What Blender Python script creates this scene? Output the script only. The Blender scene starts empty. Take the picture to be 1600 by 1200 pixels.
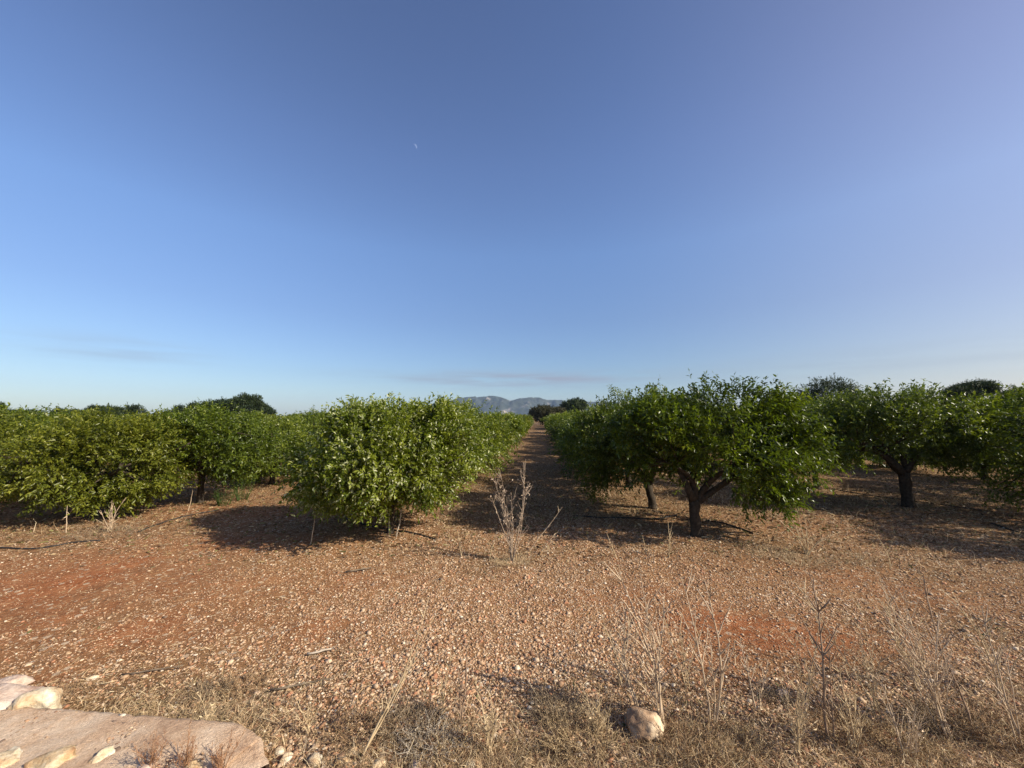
import bpy, math, random
import numpy as np
from mathutils import Vector, noise as mnoise

R = math.radians
sc = bpy.context.scene
COL = sc.collection

# ------------------------------------------------------------------ camera
F_PX, PITCH, CAM_H = 601.0, R(4.75), 2.0
cam_d = bpy.data.cameras.new("camera")
cam_d.sensor_fit = 'HORIZONTAL'
cam_d.sensor_width = 36.0
cam_d.lens = 36.0 * F_PX / 1600.0
cam_d.clip_start = 0.05
cam_d.clip_end = 30000
cam = bpy.data.objects.new("camera", cam_d)
COL.objects.link(cam)
cam.location = (0, 0, CAM_H)
cam.rotation_euler = (R(90) + PITCH, 0, 0)
sc.camera = cam

# ------------------------------------------------------------------ light
SUN_EL, SUN_AZ = R(32), R(111)          # azimuth measured clockwise from +Y (view direction)
SUN_DIR = Vector((math.sin(SUN_AZ) * math.cos(SUN_EL), math.cos(SUN_AZ) * math.cos(SUN_EL), math.sin(SUN_EL)))
world = bpy.data.worlds.new("World")
sc.world = world
world.use_nodes = True
wn = world.node_tree
wn.nodes.clear()


def N(nt, typ, **kw):
    n = nt.nodes.new(typ)
    for k, v in kw.items():
        if k.startswith('i_'):
            n.inputs[k[2:].replace('_', ' ')].default_value = v
        else:
            setattr(n, k, v)
    return n


def math_n(nt, op, a=None, b=None, clamp=False):
    n = nt.nodes.new('ShaderNodeMath')
    n.operation = op
    n.use_clamp = clamp
    for i, v in enumerate((a, b)):
        if v is None:
            continue
        if isinstance(v, (int, float)):
            n.inputs[i].default_value = v
        else:
            nt.links.new(v, n.inputs[i])
    return n.outputs[0]


sky = N(wn, 'ShaderNodeTexSky', sky_type='NISHITA', sun_disc=False, sun_elevation=SUN_EL, sun_rotation=SUN_AZ,
        altitude=0.0, air_density=1.0, dust_density=0.6, ozone_density=2.4)
bg = N(wn, 'ShaderNodeBackground')
bg.inputs['Strength'].default_value = 0.088
wo = N(wn, 'ShaderNodeOutputWorld')
# faint smoke-like cloud streaks low over the horizon
tc = N(wn, 'ShaderNodeTexCoord')
sep = N(wn, 'ShaderNodeSeparateXYZ')
wn.links.new(tc.outputs['Generated'], sep.inputs[0])
az = math_n(wn, 'ARCTAN2', sep.outputs[0], sep.outputs[1])
el = sep.outputs[2]
comb = N(wn, 'ShaderNodeCombineXYZ')
wn.links.new(math_n(wn, 'MULTIPLY', az, 5.0), comb.inputs[0])
wn.links.new(math_n(wn, 'MULTIPLY', el, 60.0), comb.inputs[1])
nz = N(wn, 'ShaderNodeTexNoise')
nz.inputs['Scale'].default_value = 1.0
nz.inputs['Detail'].default_value = 4.0
wn.links.new(comb.outputs[0], nz.inputs['Vector'])


def gauss(c_az, w_az, c_el, w_el, amp):
    a = math_n(wn, 'DIVIDE', math_n(wn, 'SUBTRACT', az, c_az), w_az)
    b = math_n(wn, 'DIVIDE', math_n(wn, 'SUBTRACT', el, c_el), w_el)
    s = math_n(wn, 'ADD', math_n(wn, 'MULTIPLY', a, a), math_n(wn, 'MULTIPLY', b, b))
    return math_n(wn, 'MULTIPLY', math_n(wn, 'EXPONENT', math_n(wn, 'MULTIPLY', s, -1.0)), amp)


g = math_n(wn, 'ADD', gauss(0.02, 0.30, 0.094, 0.018, 1.1), gauss(-0.80, 0.11, 0.118, 0.022, 0.38))
g = math_n(wn, 'ADD', g, gauss(0.75, 0.35, 0.10, 0.03, 0.2))
ramp = N(wn, 'ShaderNodeMapRange')
ramp.inputs['From Min'].default_value = 0.34
ramp.inputs['From Max'].default_value = 0.60
wn.links.new(nz.outputs['Fac'], ramp.inputs['Value'])
fac = math_n(wn, 'MULTIPLY', g, ramp.outputs[0], clamp=True)
mixc = N(wn, 'ShaderNodeMix', data_type='RGBA')
wn.links.new(fac, mixc.inputs['Factor'])
# deeper blue overhead, clearer at the horizon, warmer toward the sun's side
cr = N(wn, 'ShaderNodeValToRGB')
els = cr.color_ramp.elements
while len(els) < 6:
    els.new(0.5)
for e_, (p_, c_) in zip(els, [(0.0, (.80, .88, 1.0)), (.10, (.80, .87, .99)), (.24, (.92, .97, 1.14)), (.39, (1.12, 1.20, 1.40)), (.56, (1.12, 1.14, 1.36)), (.80, (.98, .96, 1.16))]):
    e_.position = p_
    e_.color = tuple(v * .5 for v in c_) + (1,)
wn.links.new(el, cr.inputs[0])
azr = N(wn, 'ShaderNodeMapRange', interpolation_type='SMOOTHSTEP')
azr.inputs['From Min'].default_value = 0.15
azr.inputs['From Max'].default_value = 1.1
wn.links.new(az, azr.inputs['Value'])
warm = N(wn, 'ShaderNodeMix', data_type='RGBA')
wn.links.new(azr.outputs[0], warm.inputs['Factor'])
warm.inputs[6].default_value = (2, 2, 2, 1)
warm.inputs[7].default_value = (2.7, 2.08, 1.76, 1)
mA = N(wn, 'ShaderNodeMix', data_type='RGBA', blend_type='MULTIPLY')
mA.inputs['Factor'].default_value = 1
wn.links.new(cr.outputs[0], mA.inputs[6])
wn.links.new(warm.outputs[2], mA.inputs[7])
mB = N(wn, 'ShaderNodeMix', data_type='RGBA', blend_type='MULTIPLY')
mB.inputs['Factor'].default_value = 1
wn.links.new(sky.outputs[0], mB.inputs[6])
wn.links.new(mA.outputs[2], mB.inputs[7])
wn.links.new(mB.outputs[2], mixc.inputs[6])
mixc.inputs[7].default_value = (2.7, 3.1, 3.9, 1)
wn.links.new(mixc.outputs[2], bg.inputs['Color'])
wn.links.new(bg.outputs[0], wo.inputs['Surface'])

sun_d = bpy.data.lights.new("sun", 'SUN')
sun_d.energy = 5.0
sun_d.angle = R(0.55)
sun_d.color = (1.0, 0.91, 0.78)
sun = bpy.data.objects.new("sun", sun_d)
COL.objects.link(sun)
sun.rotation_euler = SUN_DIR.to_track_quat('Z', 'Y').to_euler()

sc.view_settings.view_transform = 'Standard'
sc.view_settings.look = 'None'
sc.view_settings.exposure = 0.55
sc.view_settings.gamma = 1.0
sc.render.engine = 'CYCLES'
sc.cycles.max_bounces = 6
sc.cycles.transparent_max_bounces = 4
sc.cycles.volume_bounces = 0
sc.cycles.use_denoising = True
sc.cycles.denoiser = 'OPENIMAGEDENOISE'
sc.cycles.denoising_input_passes = 'RGB_ALBEDO_NORMAL'
sc.cycles.denoising_prefilter = 'ACCURATE'

# ------------------------------------------------------------------ helpers
ct, st = math.cos(PITCH), math.sin(PITCH)


def at(px, py, z=0.0):
    """where the ray through a pixel of the 1600x1200 picture meets the level z"""
    u, v = (px - 800) / F_PX, (600 - py) / F_PX
    d = (u, ct - v * st, st + v * ct)
    t = (z - CAM_H) / d[2]
    return Vector((d[0] * t, d[1] * t, z))


def tag(o, label=None, cat=None, group=None, kind=None):
    if label: o['label'] = label
    if cat: o['category'] = cat
    if group: o['group'] = group
    if kind: o['kind'] = kind
    return o


def empty(name, loc, rz=0.0):
    o = bpy.data.objects.new(name, None)
    o.empty_display_size = 0.2
    COL.objects.link(o)
    o.location = loc
    o.rotation_euler = (0, 0, rz)
    return o


def link_mesh(name, me, mat=None, parent=None, loc=None):
    if mat is not None and not me.materials:
        me.materials.append(mat)
    o = bpy.data.objects.new(name, me)
    COL.objects.link(o)
    if parent is not None:
        o.parent = parent
    if loc is not None:
        o.location = loc
    return o


def np_mesh(name, V, Fc, attrs=None, smooth=False):
    """V (n,3); Fc (m,k) faces of k corners; attrs name -> per-face floats or (m,3) colours"""
    me = bpy.data.meshes.new(name)
    n, (m, k) = len(V), Fc.shape
    me.vertices.add(n)
    me.vertices.foreach_set('co', np.ascontiguousarray(V, dtype=np.float32).ravel())
    me.loops.add(m * k)
    me.loops.foreach_set('vertex_index', np.ascontiguousarray(Fc, dtype=np.int32).ravel())
    me.polygons.add(m)
    me.polygons.foreach_set('loop_start', np.arange(0, m * k, k, dtype=np.int32))
    me.polygons.foreach_set('loop_total', np.full(m, k, dtype=np.int32))
    if smooth:
        me.polygons.foreach_set('use_smooth', np.ones(m, dtype=bool))
    me.update(calc_edges=True)
    for an, arr in (attrs or {}).items():
        arr = np.asarray(arr, dtype=np.float32)
        if arr.ndim == 1:
            a = me.attributes.new(an, 'FLOAT', 'FACE')
            a.data.foreach_set('value', arr)
        else:
            a = me.attributes.new(an, 'FLOAT_COLOR', 'FACE')
            a.data.foreach_set('color', np.concatenate([arr, np.ones((len(arr), 1), np.float32)], 1).ravel())
    return me


class MB:
    """collects tubes and loose faces into one mesh"""

    def __init__(self):
        self.v, self.f = [], []

    def tube(self, pts, rad, n=6, cap=True, bump=0.0, rng=None):
        pts = [Vector(p) for p in pts]
        base = len(self.v)
        ref = Vector((0.31, 0.17, 0.93))
        for i, p in enumerate(pts):
            t = (pts[min(i + 1, len(pts) - 1)] - pts[max(i - 1, 0)])
            t = t.normalized() if t.length > 1e-9 else Vector((0, 0, 1))
            a = t.cross(ref)
            if a.length < 1e-3:
                a = t.cross(Vector((1, 0, 0)))
            a.normalize()
            b = t.cross(a)
            r = rad[i] if isinstance(rad, (list, tuple)) else rad
            for k in range(n):
                an = 2 * math.pi * k / n
                rr = r * (1 + (bump * (mnoise.noise(Vector((p.x * 9 + k * 1.7, p.y * 9, p.z * 7 + k))) if bump else 0)))
                q = p + (a * math.cos(an) + b * math.sin(an)) * rr
                self.v.append(q[:])
        for i in range(len(pts) - 1):
            for k in range(n):
                k2 = (k + 1) % n
                self.f.append((base + i * n + k, base + i * n + k2, base + (i + 1) * n + k2, base + (i + 1) * n + k))
        if cap:
            self.f.append(tuple(base + (len(pts) - 1) * n + k for k in range(n)))
            self.f.append(tuple(base + k for k in range(n))[::-1])

    def leaf(self, p, d, side, L, W, curl=0.0):
        p, d, side = Vector(p), Vector(d), Vector(side)
        nrm = d.cross(side).normalized()
        b = len(self.v)
        for q in (p, p + d * L * .45 + side * W * .5 + nrm * curl * L, p + d * L, p + d * L * .45 - side * W * .5 + nrm * curl * L * .6):
            self.v.append(q[:])
        self.f.append((b, b + 1, b + 2))
        self.f.append((b, b + 2, b + 3))

    def mesh(self, name, smooth=True):
        me = bpy.data.meshes.new(name)
        me.from_pydata(self.v, [], self.f)
        if smooth:
            me.polygons.foreach_set('use_smooth', [True] * len(me.polygons))
        me.update()
        return me


# ------------------------------------------------------------------ materials
def new_mat(name):
    m = bpy.data.materials.new(name)
    m.use_nodes = True
    nt = m.node_tree
    nt.nodes.clear()
    out = N(nt, 'ShaderNodeOutputMaterial')
    return m, nt, out


def ramp_n(nt, fac, stops, interp='LINEAR'):
    r = nt.nodes.new('ShaderNodeValToRGB')
    r.color_ramp.interpolation = interp
    els = r.color_ramp.elements
    while len(els) < len(stops):
        els.new(0.5)
    for e, (p, c) in zip(els, stops):
        e.position = p
        e.color = (*c, 1)
    if fac is not None:
        nt.links.new(fac, r.inputs[0])
    return r.outputs[0]


def mixrgb(nt, fac, a, b, blend='MIX'):
    m = N(nt, 'ShaderNodeMix', data_type='RGBA', blend_type=blend)
    for s, v in ((0, fac), (6, a), (7, b)):
        if isinstance(v, (int, float)):
            m.inputs[s].default_value = v
        elif isinstance(v, tuple):
            m.inputs[s].default_value = (*v, 1)
        else:
            nt.links.new(v, m.inputs[s])
    return m.outputs[2]


def noise_n(nt, vec, scale, detail=3.0, rough=0.55):
    n = nt.nodes.new('ShaderNodeTexNoise')
    n.inputs['Scale'].default_value = scale
    n.inputs['Detail'].default_value = detail
    n.inputs['Roughness'].default_value = rough
    if vec is not None:
        nt.links.new(vec, n.inputs['Vector'])
    return n.outputs['Fac']


def leaf_mat(name, dark, mid, light, pale, rough=0.42, trans=0.30, spec=0.5):
    m, nt, out = new_mat(name)
    at_ = N(nt, 'ShaderNodeAttribute', attribute_name='tint')
    oi = N(nt, 'ShaderNodeObjectInfo')
    f = math_n(nt, 'ADD', at_.outputs['Fac'], math_n(nt, 'MULTIPLY', math_n(nt, 'SUBTRACT', oi.outputs['Random'], 0.5), 0.30), clamp=True)
    c = ramp_n(nt, f, [(0.0, dark), (0.45, mid), (0.85, light), (1.0, pale)])
    p = N(nt, 'ShaderNodeBsdfPrincipled')
    nt.links.new(c, p.inputs['Base Color'])
    p.inputs['Roughness'].default_value = rough
    p.inputs['Specular IOR Level'].default_value = spec
    t = N(nt, 'ShaderNodeBsdfTranslucent')
    nt.links.new(mixrgb(nt, 1.0, c, (1.0, 1.05, 0.35), 'MULTIPLY'), t.inputs['Color'])
    mx = N(nt, 'ShaderNodeMixShader')
    mx.inputs[0].default_value = trans
    nt.links.new(p.outputs[0], mx.inputs[1])
    nt.links.new(t.outputs[0], mx.inputs[2])
    nt.links.new(mx.outputs[0], out.inputs[0])
    return m


M = {}
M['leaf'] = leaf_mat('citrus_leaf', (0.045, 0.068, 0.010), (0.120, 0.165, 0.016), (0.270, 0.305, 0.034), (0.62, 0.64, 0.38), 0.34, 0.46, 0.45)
M['leaf_deep'] = leaf_mat('citrus_leaf_deep', (0.040, 0.058, 0.010), (0.095, 0.130, 0.016), (0.220, 0.250, 0.030), (0.42, 0.44, 0.18), 0.36, 0.44, 0.45)  # deeper green leaf, given to some whole trees
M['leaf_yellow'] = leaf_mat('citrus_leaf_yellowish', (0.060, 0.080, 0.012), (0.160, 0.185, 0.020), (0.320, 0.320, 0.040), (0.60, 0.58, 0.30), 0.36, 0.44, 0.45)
M['leaf_far'] = leaf_mat('far_tree_leaf', (0.016, 0.030, 0.012), (0.034, 0.056, 0.020), (0.070, 0.095, 0.032), (0.07, 0.09, 0.04), 0.5, 0.15, 0.3)
M['leaf_brown'] = leaf_mat('brown_scrub_leaf', (0.035, 0.035, 0.014), (0.055, 0.055, 0.022), (0.085, 0.08, 0.035), (0.12, 0.11, 0.06), 0.6, 0.15, 0.3)
M['green_weed'] = leaf_mat('green_weed', (0.06, 0.10, 0.02), (0.10, 0.15, 0.03), (0.16, 0.20, 0.05), (0.3, 0.3, 0.1), 0.5, 0.3, 0.3)


def simple_mat(name, c1, c2, scale=30, rough=0.85, bump=0.3, bscale=None, spec=0.2, detail=4, dist=0.01):
    m, nt, out = new_mat(name)
    tcn = N(nt, 'ShaderNodeTexCoord')
    v = tcn.outputs['Object']
    f = noise_n(nt, v, scale, detail)
    oi = N(nt, 'ShaderNodeObjectInfo')
    c = ramp_n(nt, f, [(0.3, c1), (0.7, c2)])
    p = N(nt, 'ShaderNodeBsdfPrincipled')
    nt.links.new(c, p.inputs['Base Color'])
    p.inputs['Roughness'].default_value = rough
    p.inputs['Specular IOR Level'].default_value = spec
    if bump:
        b = N(nt, 'ShaderNodeBump')
        b.inputs['Strength'].default_value = bump
        b.inputs['Distance'].default_value = dist
        nt.links.new(noise_n(nt, v, bscale or scale * 2, 6), b.inputs['Height'])
        nt.links.new(b.outputs[0], p.inputs['Normal'])
    nt.links.new(p.outputs[0], out.inputs[0])
    return m


M['bark'] = simple_mat('bark', (0.026, 0.020, 0.014), (0.075, 0.058, 0.040), 22, 0.95, 1.0, 60)
M['straw'] = simple_mat('straw_stem', (0.42, 0.31, 0.17), (0.58, 0.46, 0.28), 14, 0.7, 0)
M['grey_stem'] = simple_mat('grey_dry_stem', (0.38, 0.28, 0.18), (0.60, 0.47, 0.31), 14, 0.8, 0)
M['brown_stem'] = simple_mat('brown_dry_stem', (0.18, 0.12, 0.08), (0.36, 0.26, 0.17), 14, 0.85, 0)
M['herb'] = simple_mat('herb_red_brown', (0.22, 0.11, 0.06), (0.42, 0.25, 0.13), 14, 0.85, 0)
M['thistle'] = simple_mat('thistle_grey', (0.25, 0.19, 0.13), (0.46, 0.36, 0.26), 14, 0.85, 0)
M['twig'] = simple_mat('dry_twig', (0.10, 0.075, 0.05), (0.24, 0.19, 0.13), 14, 0.85, 0)
M['hose'] = simple_mat('black_hose', (0.020, 0.018, 0.016), (0.05, 0.042, 0.035), 9, 0.5, 0)
M['stake'] = simple_mat('pale_stick', (0.36, 0.30, 0.22), (0.52, 0.45, 0.35), 16, 0.8, 0.3)
m, nt, out = new_mat('moon_surface')
M['moon'] = m
df = N(nt, 'ShaderNodeBsdfDiffuse')
df.inputs['Color'].default_value = (.16, .18, .20, 1)
ad = N(nt, 'ShaderNodeAddShader')
nt.links.new(df.outputs[0], ad.inputs[0])
nt.links.new(N(nt, 'ShaderNodeBsdfTransparent').outputs[0], ad.inputs[1])
nt.links.new(ad.outputs[0], out.inputs[0])


def rock_mat(name, base, pale, stain, scale=5, bump=.9, bs=5, fine=7):
    m, nt, out = new_mat(name)
    v = N(nt, 'ShaderNodeTexCoord').outputs['Object']
    c = ramp_n(nt, noise_n(nt, v, scale, 8, 0.65), [(0.32, stain), (0.46, base), (0.62, pale)])
    c = mixrgb(nt, 0.6, c, ramp_n(nt, noise_n(nt, v, scale * fine, 6, 0.7), [(0.3, (0.45, 0.40, 0.34)), (0.6, (1, 1, 1))]), 'MULTIPLY')
    p = N(nt, 'ShaderNodeBsdfPrincipled')
    nt.links.new(c, p.inputs['Base Color'])
    p.inputs['Roughness'].default_value = 0.85
    b = N(nt, 'ShaderNodeBump')
    b.inputs['Strength'].default_value = bump
    b.inputs['Distance'].default_value = 0.02
    nt.links.new(noise_n(nt, v, scale * bs, 8, 0.7), b.inputs['Height'])
    nt.links.new(b.outputs[0], p.inputs['Normal'])
    nt.links.new(p.outputs[0], out.inputs[0])
    return m


M['rock_cream'] = rock_mat('rock_cream', (0.66, 0.52, 0.32), (0.80, 0.74, 0.58), (0.50, 0.24, 0.09))
M['rock_pink'] = rock_mat('rock_pink', (0.56, 0.42, 0.32), (0.70, 0.58, 0.46), (0.40, 0.24, 0.16))
M['rock_round'] = rock_mat('rock_round', (0.36, 0.23, 0.13), (0.74, 0.60, 0.40), (0.17, 0.09, 0.05), 3)
M['rock_ochre'] = rock_mat('rock_ochre', (0.60, 0.42, 0.22), (0.72, 0.60, 0.40), (0.42, 0.20, 0.08), 8)

M['coping'] = rock_mat('coping_mortar', (0.64, 0.44, 0.275), (0.76, 0.58, 0.40), (0.36, 0.21, 0.12), 4.5, 1.0, 14, 18)

# pebbles and blades: a colour of their own per piece
def attr_mat(name, rough=0.85, spec=0.2, bump=0.0, trans=0.0):
    m, nt, out = new_mat(name)
    a = N(nt, 'ShaderNodeAttribute', attribute_name='col')
    p = N(nt, 'ShaderNodeBsdfPrincipled')
    v = N(nt, 'ShaderNodeTexCoord').outputs['Object']
    f = noise_n(nt, v, 90, 3)
    c = mixrgb(nt, 1.0, a.outputs['Color'], ramp_n(nt, f, [(0.3, (0.72, 0.72, 0.72)), (0.7, (1.1, 1.1, 1.1))]), 'MULTIPLY')
    nt.links.new(c, p.inputs['Base Color'])
    p.inputs['Roughness'].default_value = rough
    p.inputs['Specular IOR Level'].default_value = spec
    if trans:
        t = N(nt, 'ShaderNodeBsdfTranslucent')
        nt.links.new(c, t.inputs['Color'])
        mx = N(nt, 'ShaderNodeMixShader')
        mx.inputs[0].default_value = trans
        nt.links.new(p.outputs[0], mx.inputs[1])
        nt.links.new(t.outputs[0], mx.inputs[2])
        nt.links.new(mx.outputs[0], out.inputs[0])
    else:
        nt.links.new(p.outputs[0], out.inputs[0])
    return m


M['pebble'] = attr_mat('pebble', 0.8)
M['blade'] = attr_mat('dry_blade', 0.7, 0.2, trans=0.2)

# soil: red earth, tan gravelly crust, brown litter that also carries painted shade; masks come from the terrain itself
m, nt, out = new_mat('soil')
M['soil'] = m
geo = N(nt, 'ShaderNodeNewGeometry')
pos = geo.outputs['Position']
red_a = N(nt, 'ShaderNodeAttribute', attribute_name='red').outputs['Fac']
litter_shade_a = N(nt, 'ShaderNodeAttribute', attribute_name='litter_shade').outputs['Fac']
redc = ramp_n(nt, noise_n(nt, pos, 3.0, 6, 0.6), [(0.3, (0.260, 0.082, 0.028)), (0.7, (0.420, 0.180, 0.078))])
tanc = ramp_n(nt, noise_n(nt, pos, 9.0, 6, 0.7), [(0.3, (0.200, 0.100, 0.044)), (0.7, (0.380, 0.215, 0.098))])
litter_shade_c = ramp_n(nt, noise_n(nt, pos, 14.0, 6, 0.7), [(0.3, (0.110, 0.060, 0.028)), (0.7, (0.270, 0.165, 0.075))])
n1 = noise_n(nt, pos, 0.8, 5, 0.65)
rf = math_n(nt, 'ADD', red_a, math_n(nt, 'MULTIPLY', math_n(nt, 'SUBTRACT', n1, 0.5), 1.6), clamp=True)
c = mixrgb(nt, rf, tanc, redc)
lf = math_n(nt, 'ADD', litter_shade_a, math_n(nt, 'MULTIPLY', math_n(nt, 'SUBTRACT', noise_n(nt, pos, 1.7, 5, 0.65), 0.5), 1.4), clamp=True)
c = mixrgb(nt, lf, c, litter_shade_c)
# small stones by cell: pale ones and dark crumbs
vor = N(nt, 'ShaderNodeTexVoronoi')
vor.inputs['Scale'].default_value = 34.0
nt.links.new(pos, vor.inputs['Vector'])
sepc = N(nt, 'ShaderNodeSeparateColor')
nt.links.new(vor.outputs['Color'], sepc.inputs[0])
stone_here = math_n(nt, 'MULTIPLY', math_n(nt, 'LESS_THAN', vor.outputs['Distance'], 0.42), math_n(nt, 'GREATER_THAN', sepc.outputs[0], 0.45))
stone_here = math_n(nt, 'MULTIPLY', stone_here, math_n(nt, 'SUBTRACT', 1.0, math_n(nt, 'MULTIPLY', rf, 0.75)))
stc = ramp_n(nt, sepc.outputs[1], [(0.0, (0.19, 0.10, 0.055)), (0.4, (0.44, 0.26, 0.135)), (0.8, (0.60, 0.41, 0.235)), (1.0, (0.78, 0.63, 0.42))])
c = mixrgb(nt, math_n(nt, 'MULTIPLY', stone_here, 0.85), c, stc)
vor2 = N(nt, 'ShaderNodeTexVoronoi')
vor2.inputs['Scale'].default_value = 11.0
nt.links.new(pos, vor2.inputs['Vector'])
sep2 = N(nt, 'ShaderNodeSeparateColor')
nt.links.new(vor2.outputs['Color'], sep2.inputs[0])
s2 = math_n(nt, 'MULTIPLY', math_n(nt, 'LESS_THAN', vor2.outputs['Distance'], 0.30), math_n(nt, 'GREATER_THAN', sep2.outputs[0], 0.72))
c = mixrgb(nt, math_n(nt, 'MULTIPLY', s2, 0.8), c, (0.56, 0.43, 0.29))
pb = N(nt, 'ShaderNodeBsdfPrincipled')
pb.inputs['Roughness'].default_value = 0.95
pb.inputs['Specular IOR Level'].default_value = 0.1
nt.links.new(c, pb.inputs['Base Color'])
h = math_n(nt, 'ADD', math_n(nt, 'MULTIPLY', noise_n(nt, pos, 25, 8, 0.75), 1.0), math_n(nt, 'MULTIPLY', stone_here, 0.5))
h = math_n(nt, 'ADD', h, math_n(nt, 'MULTIPLY', s2, 0.9))
h = math_n(nt, 'ADD', h, math_n(nt, 'MULTIPLY', noise_n(nt, pos, 5, 4, 0.6), 1.6))
bm_ = N(nt, 'ShaderNodeBump')
bm_.inputs['Strength'].default_value = 1.0
bm_.inputs['Distance'].default_value = 0.035
nt.links.new(h, bm_.inputs['Height'])
nt.links.new(bm_.outputs[0], pb.inputs['Normal'])
nt.links.new(pb.outputs[0], out.inputs[0])

# ------------------------------------------------------------------ terrain
def vnoise(x, y, s, seed=0):
    """smooth value noise on arrays, 0..1"""
    rs = np.random.RandomState(seed)
    T = rs.rand(256, 256)
    X, Y = np.asarray(x) * s + 1000.0, np.asarray(y) * s + 1000.0
    xi, yi = np.floor(X).astype(int), np.floor(Y).astype(int)
    fx, fy = X - xi, Y - yi
    fx, fy = fx * fx * (3 - 2 * fx), fy * fy * (3 - 2 * fy)
    a, b = T[xi % 256, yi % 256], T[(xi + 1) % 256, yi % 256]
    c_, d_ = T[xi % 256, (yi + 1) % 256], T[(xi + 1) % 256, (yi + 1) % 256]
    return (a * (1 - fx) + b * fx) * (1 - fy) + (c_ * (1 - fx) + d_ * fx) * fy


def fbm(x, y, s, seed=0, o=4):
    r, a, t = 0, 1.0, 0
    for i in range(o):
        r = r + a * vnoise(x, y, s * 2 ** i, seed + i)
        t += a
        a *= 0.5
    return r / t


def height(x, y):
    x, y = np.asarray(x, float), np.asarray(y, float)
    r = np.hypot(x, y)
    near = np.clip(1.6 - r / 30, 0, 1)
    h = (fbm(x, y, 0.45, 3) - 0.5) * 0.10 * near
    h += (fbm(x, y, 3.0, 11, 3) - 0.5) * 0.045 * np.clip(1.5 - r / 12, 0, 1)
    return h


def hz(x, y):
    return float(height(x, y))


RED = [(100, 905, 0.95, 1.0), (-60, 930, .9, .8), (330, 930, .6, .5), (230, 985, 0.42, .85), (60, 965, 0.5, .7), (25, 1000, .4, .6), (1180, 990, 0.50, 1.0), (1290, 1005, 0.42, 1.0), (1370, 1000, .35, .7),
       (1120, 1050, .3, .6), (500, 985, 0.26, .55), (350, 845, 0.8, .6), (560, 905, .45, .3), (250, 820, 1.0, .5), (1450, 930, .5, .45), (1000, 935, .4, .5), (60, 1060, .25, .5), (1250, 900, .8, .35)]
REDW = [(at(a, b), s, w) for a, b, s, w in RED]


def red_mask(x, y):
    r = np.zeros_like(np.asarray(x, float))
    wob = (fbm(x, y, 1.3, 31) - .5) * 0.9
    for p, s, w in REDW:
        r = np.maximum(r, w * np.exp(-(((x - p.x) / (s * 1.9)) ** 2 + ((y - p.y) / s) ** 2)) * (1 + wob))
    r = np.maximum(r, 0.35 * np.clip((y - 5.5) / 3, 0, 1))
    return np.clip(r, 0, 1)


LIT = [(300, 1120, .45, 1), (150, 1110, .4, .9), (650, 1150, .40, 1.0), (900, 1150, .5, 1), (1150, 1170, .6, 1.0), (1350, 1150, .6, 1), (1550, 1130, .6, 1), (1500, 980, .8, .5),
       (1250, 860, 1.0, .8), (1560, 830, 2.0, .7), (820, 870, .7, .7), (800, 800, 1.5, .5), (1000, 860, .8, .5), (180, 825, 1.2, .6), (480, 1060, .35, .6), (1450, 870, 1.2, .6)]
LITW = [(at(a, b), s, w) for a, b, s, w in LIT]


def litter_shade_mask(x, y):
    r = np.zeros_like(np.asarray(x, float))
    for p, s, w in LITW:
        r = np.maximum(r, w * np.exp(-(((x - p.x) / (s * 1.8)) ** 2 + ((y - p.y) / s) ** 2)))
    r = np.maximum(r, 0.85 * np.clip((y - 5.9 - .12 * x) / 2.0, 0, 1) * (x > -1.5) + .6 * np.clip((y - 8) / 2, 0, 1))  # shade of aisle and rows painted into the soil, along with real litter
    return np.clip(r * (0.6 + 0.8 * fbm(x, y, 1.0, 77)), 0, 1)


def axis(lo, hi, step, far_lo, far_hi, nfar):
    dense = np.arange(lo, hi + 1e-6, step)
    gl = lo - step * (np.geomspace(1, (lo - far_lo) / step + 1, nfar)[1:] - 1) if far_lo < lo else np.array([])
    gh = hi + step * (np.geomspace(1, (far_hi - hi) / step + 1, nfar)[1:] - 1)
    return np.concatenate([gl[::-1], dense, gh])


gx = axis(-12, 12, 0.055, -2600, 2600, 60)
gy = axis(1.2, 11, 0.05, -40, 4200, 70)
GX, GY = np.meshgrid(gx, gy)
GZ = height(GX, GY)
nx, ny = len(gx), len(gy)
V = np.stack([GX.ravel(), GY.ravel(), GZ.ravel()], 1)
ii = np.arange(nx * ny).reshape(ny, nx)
Fg = np.stack([ii[:-1, :-1].ravel(), ii[:-1, 1:].ravel(), ii[1:, 1:].ravel(), ii[1:, :-1].ravel()], 1)
gm = np_mesh('ground', V, Fg, smooth=True)
for an, fn in (('red', red_mask), ('litter_shade', litter_shade_mask)):
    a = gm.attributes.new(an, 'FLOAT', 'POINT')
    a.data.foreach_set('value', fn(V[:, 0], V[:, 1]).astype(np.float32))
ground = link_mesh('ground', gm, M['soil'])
tag(ground, kind='structure')

# far limestone hills
prof = [(560, 646), (640, 642), (690, 634), (735, 623), (765, 619), (780, 621), (797, 627), (815, 623), (832, 621), (850, 629), (862, 625), (878, 626), (892, 631), (908, 628), (925, 629), (945, 634), (975, 640), (1040, 644), (1120, 648)]
HD = 3000.0
hx = np.linspace(-1500, 1800, 320)
hy = np.linspace(2500, 3900, 130)
HX, HY = np.meshgrid(hx, hy)
ppx = np.array([p[0] for p in prof]); ppz = np.array([(651 - p[1]) / F_PX * HD for p in prof])
ridge = np.interp(HX * HD / HY * F_PX / HD + 800, ppx, ppz, left=0, right=0)
warp = (fbm(HX, HY, 1 / 300., 5) - .5) * 500
along = np.exp(-((HY + warp - HD) / 260) ** 2)
rid = 1 - np.abs(fbm(HX, HY, 1 / 150., 9, 5) * 2 - 1)
HZ = ridge * (0.30 * along + 0.75 * along * rid + 0.0) * 1.02
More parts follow.
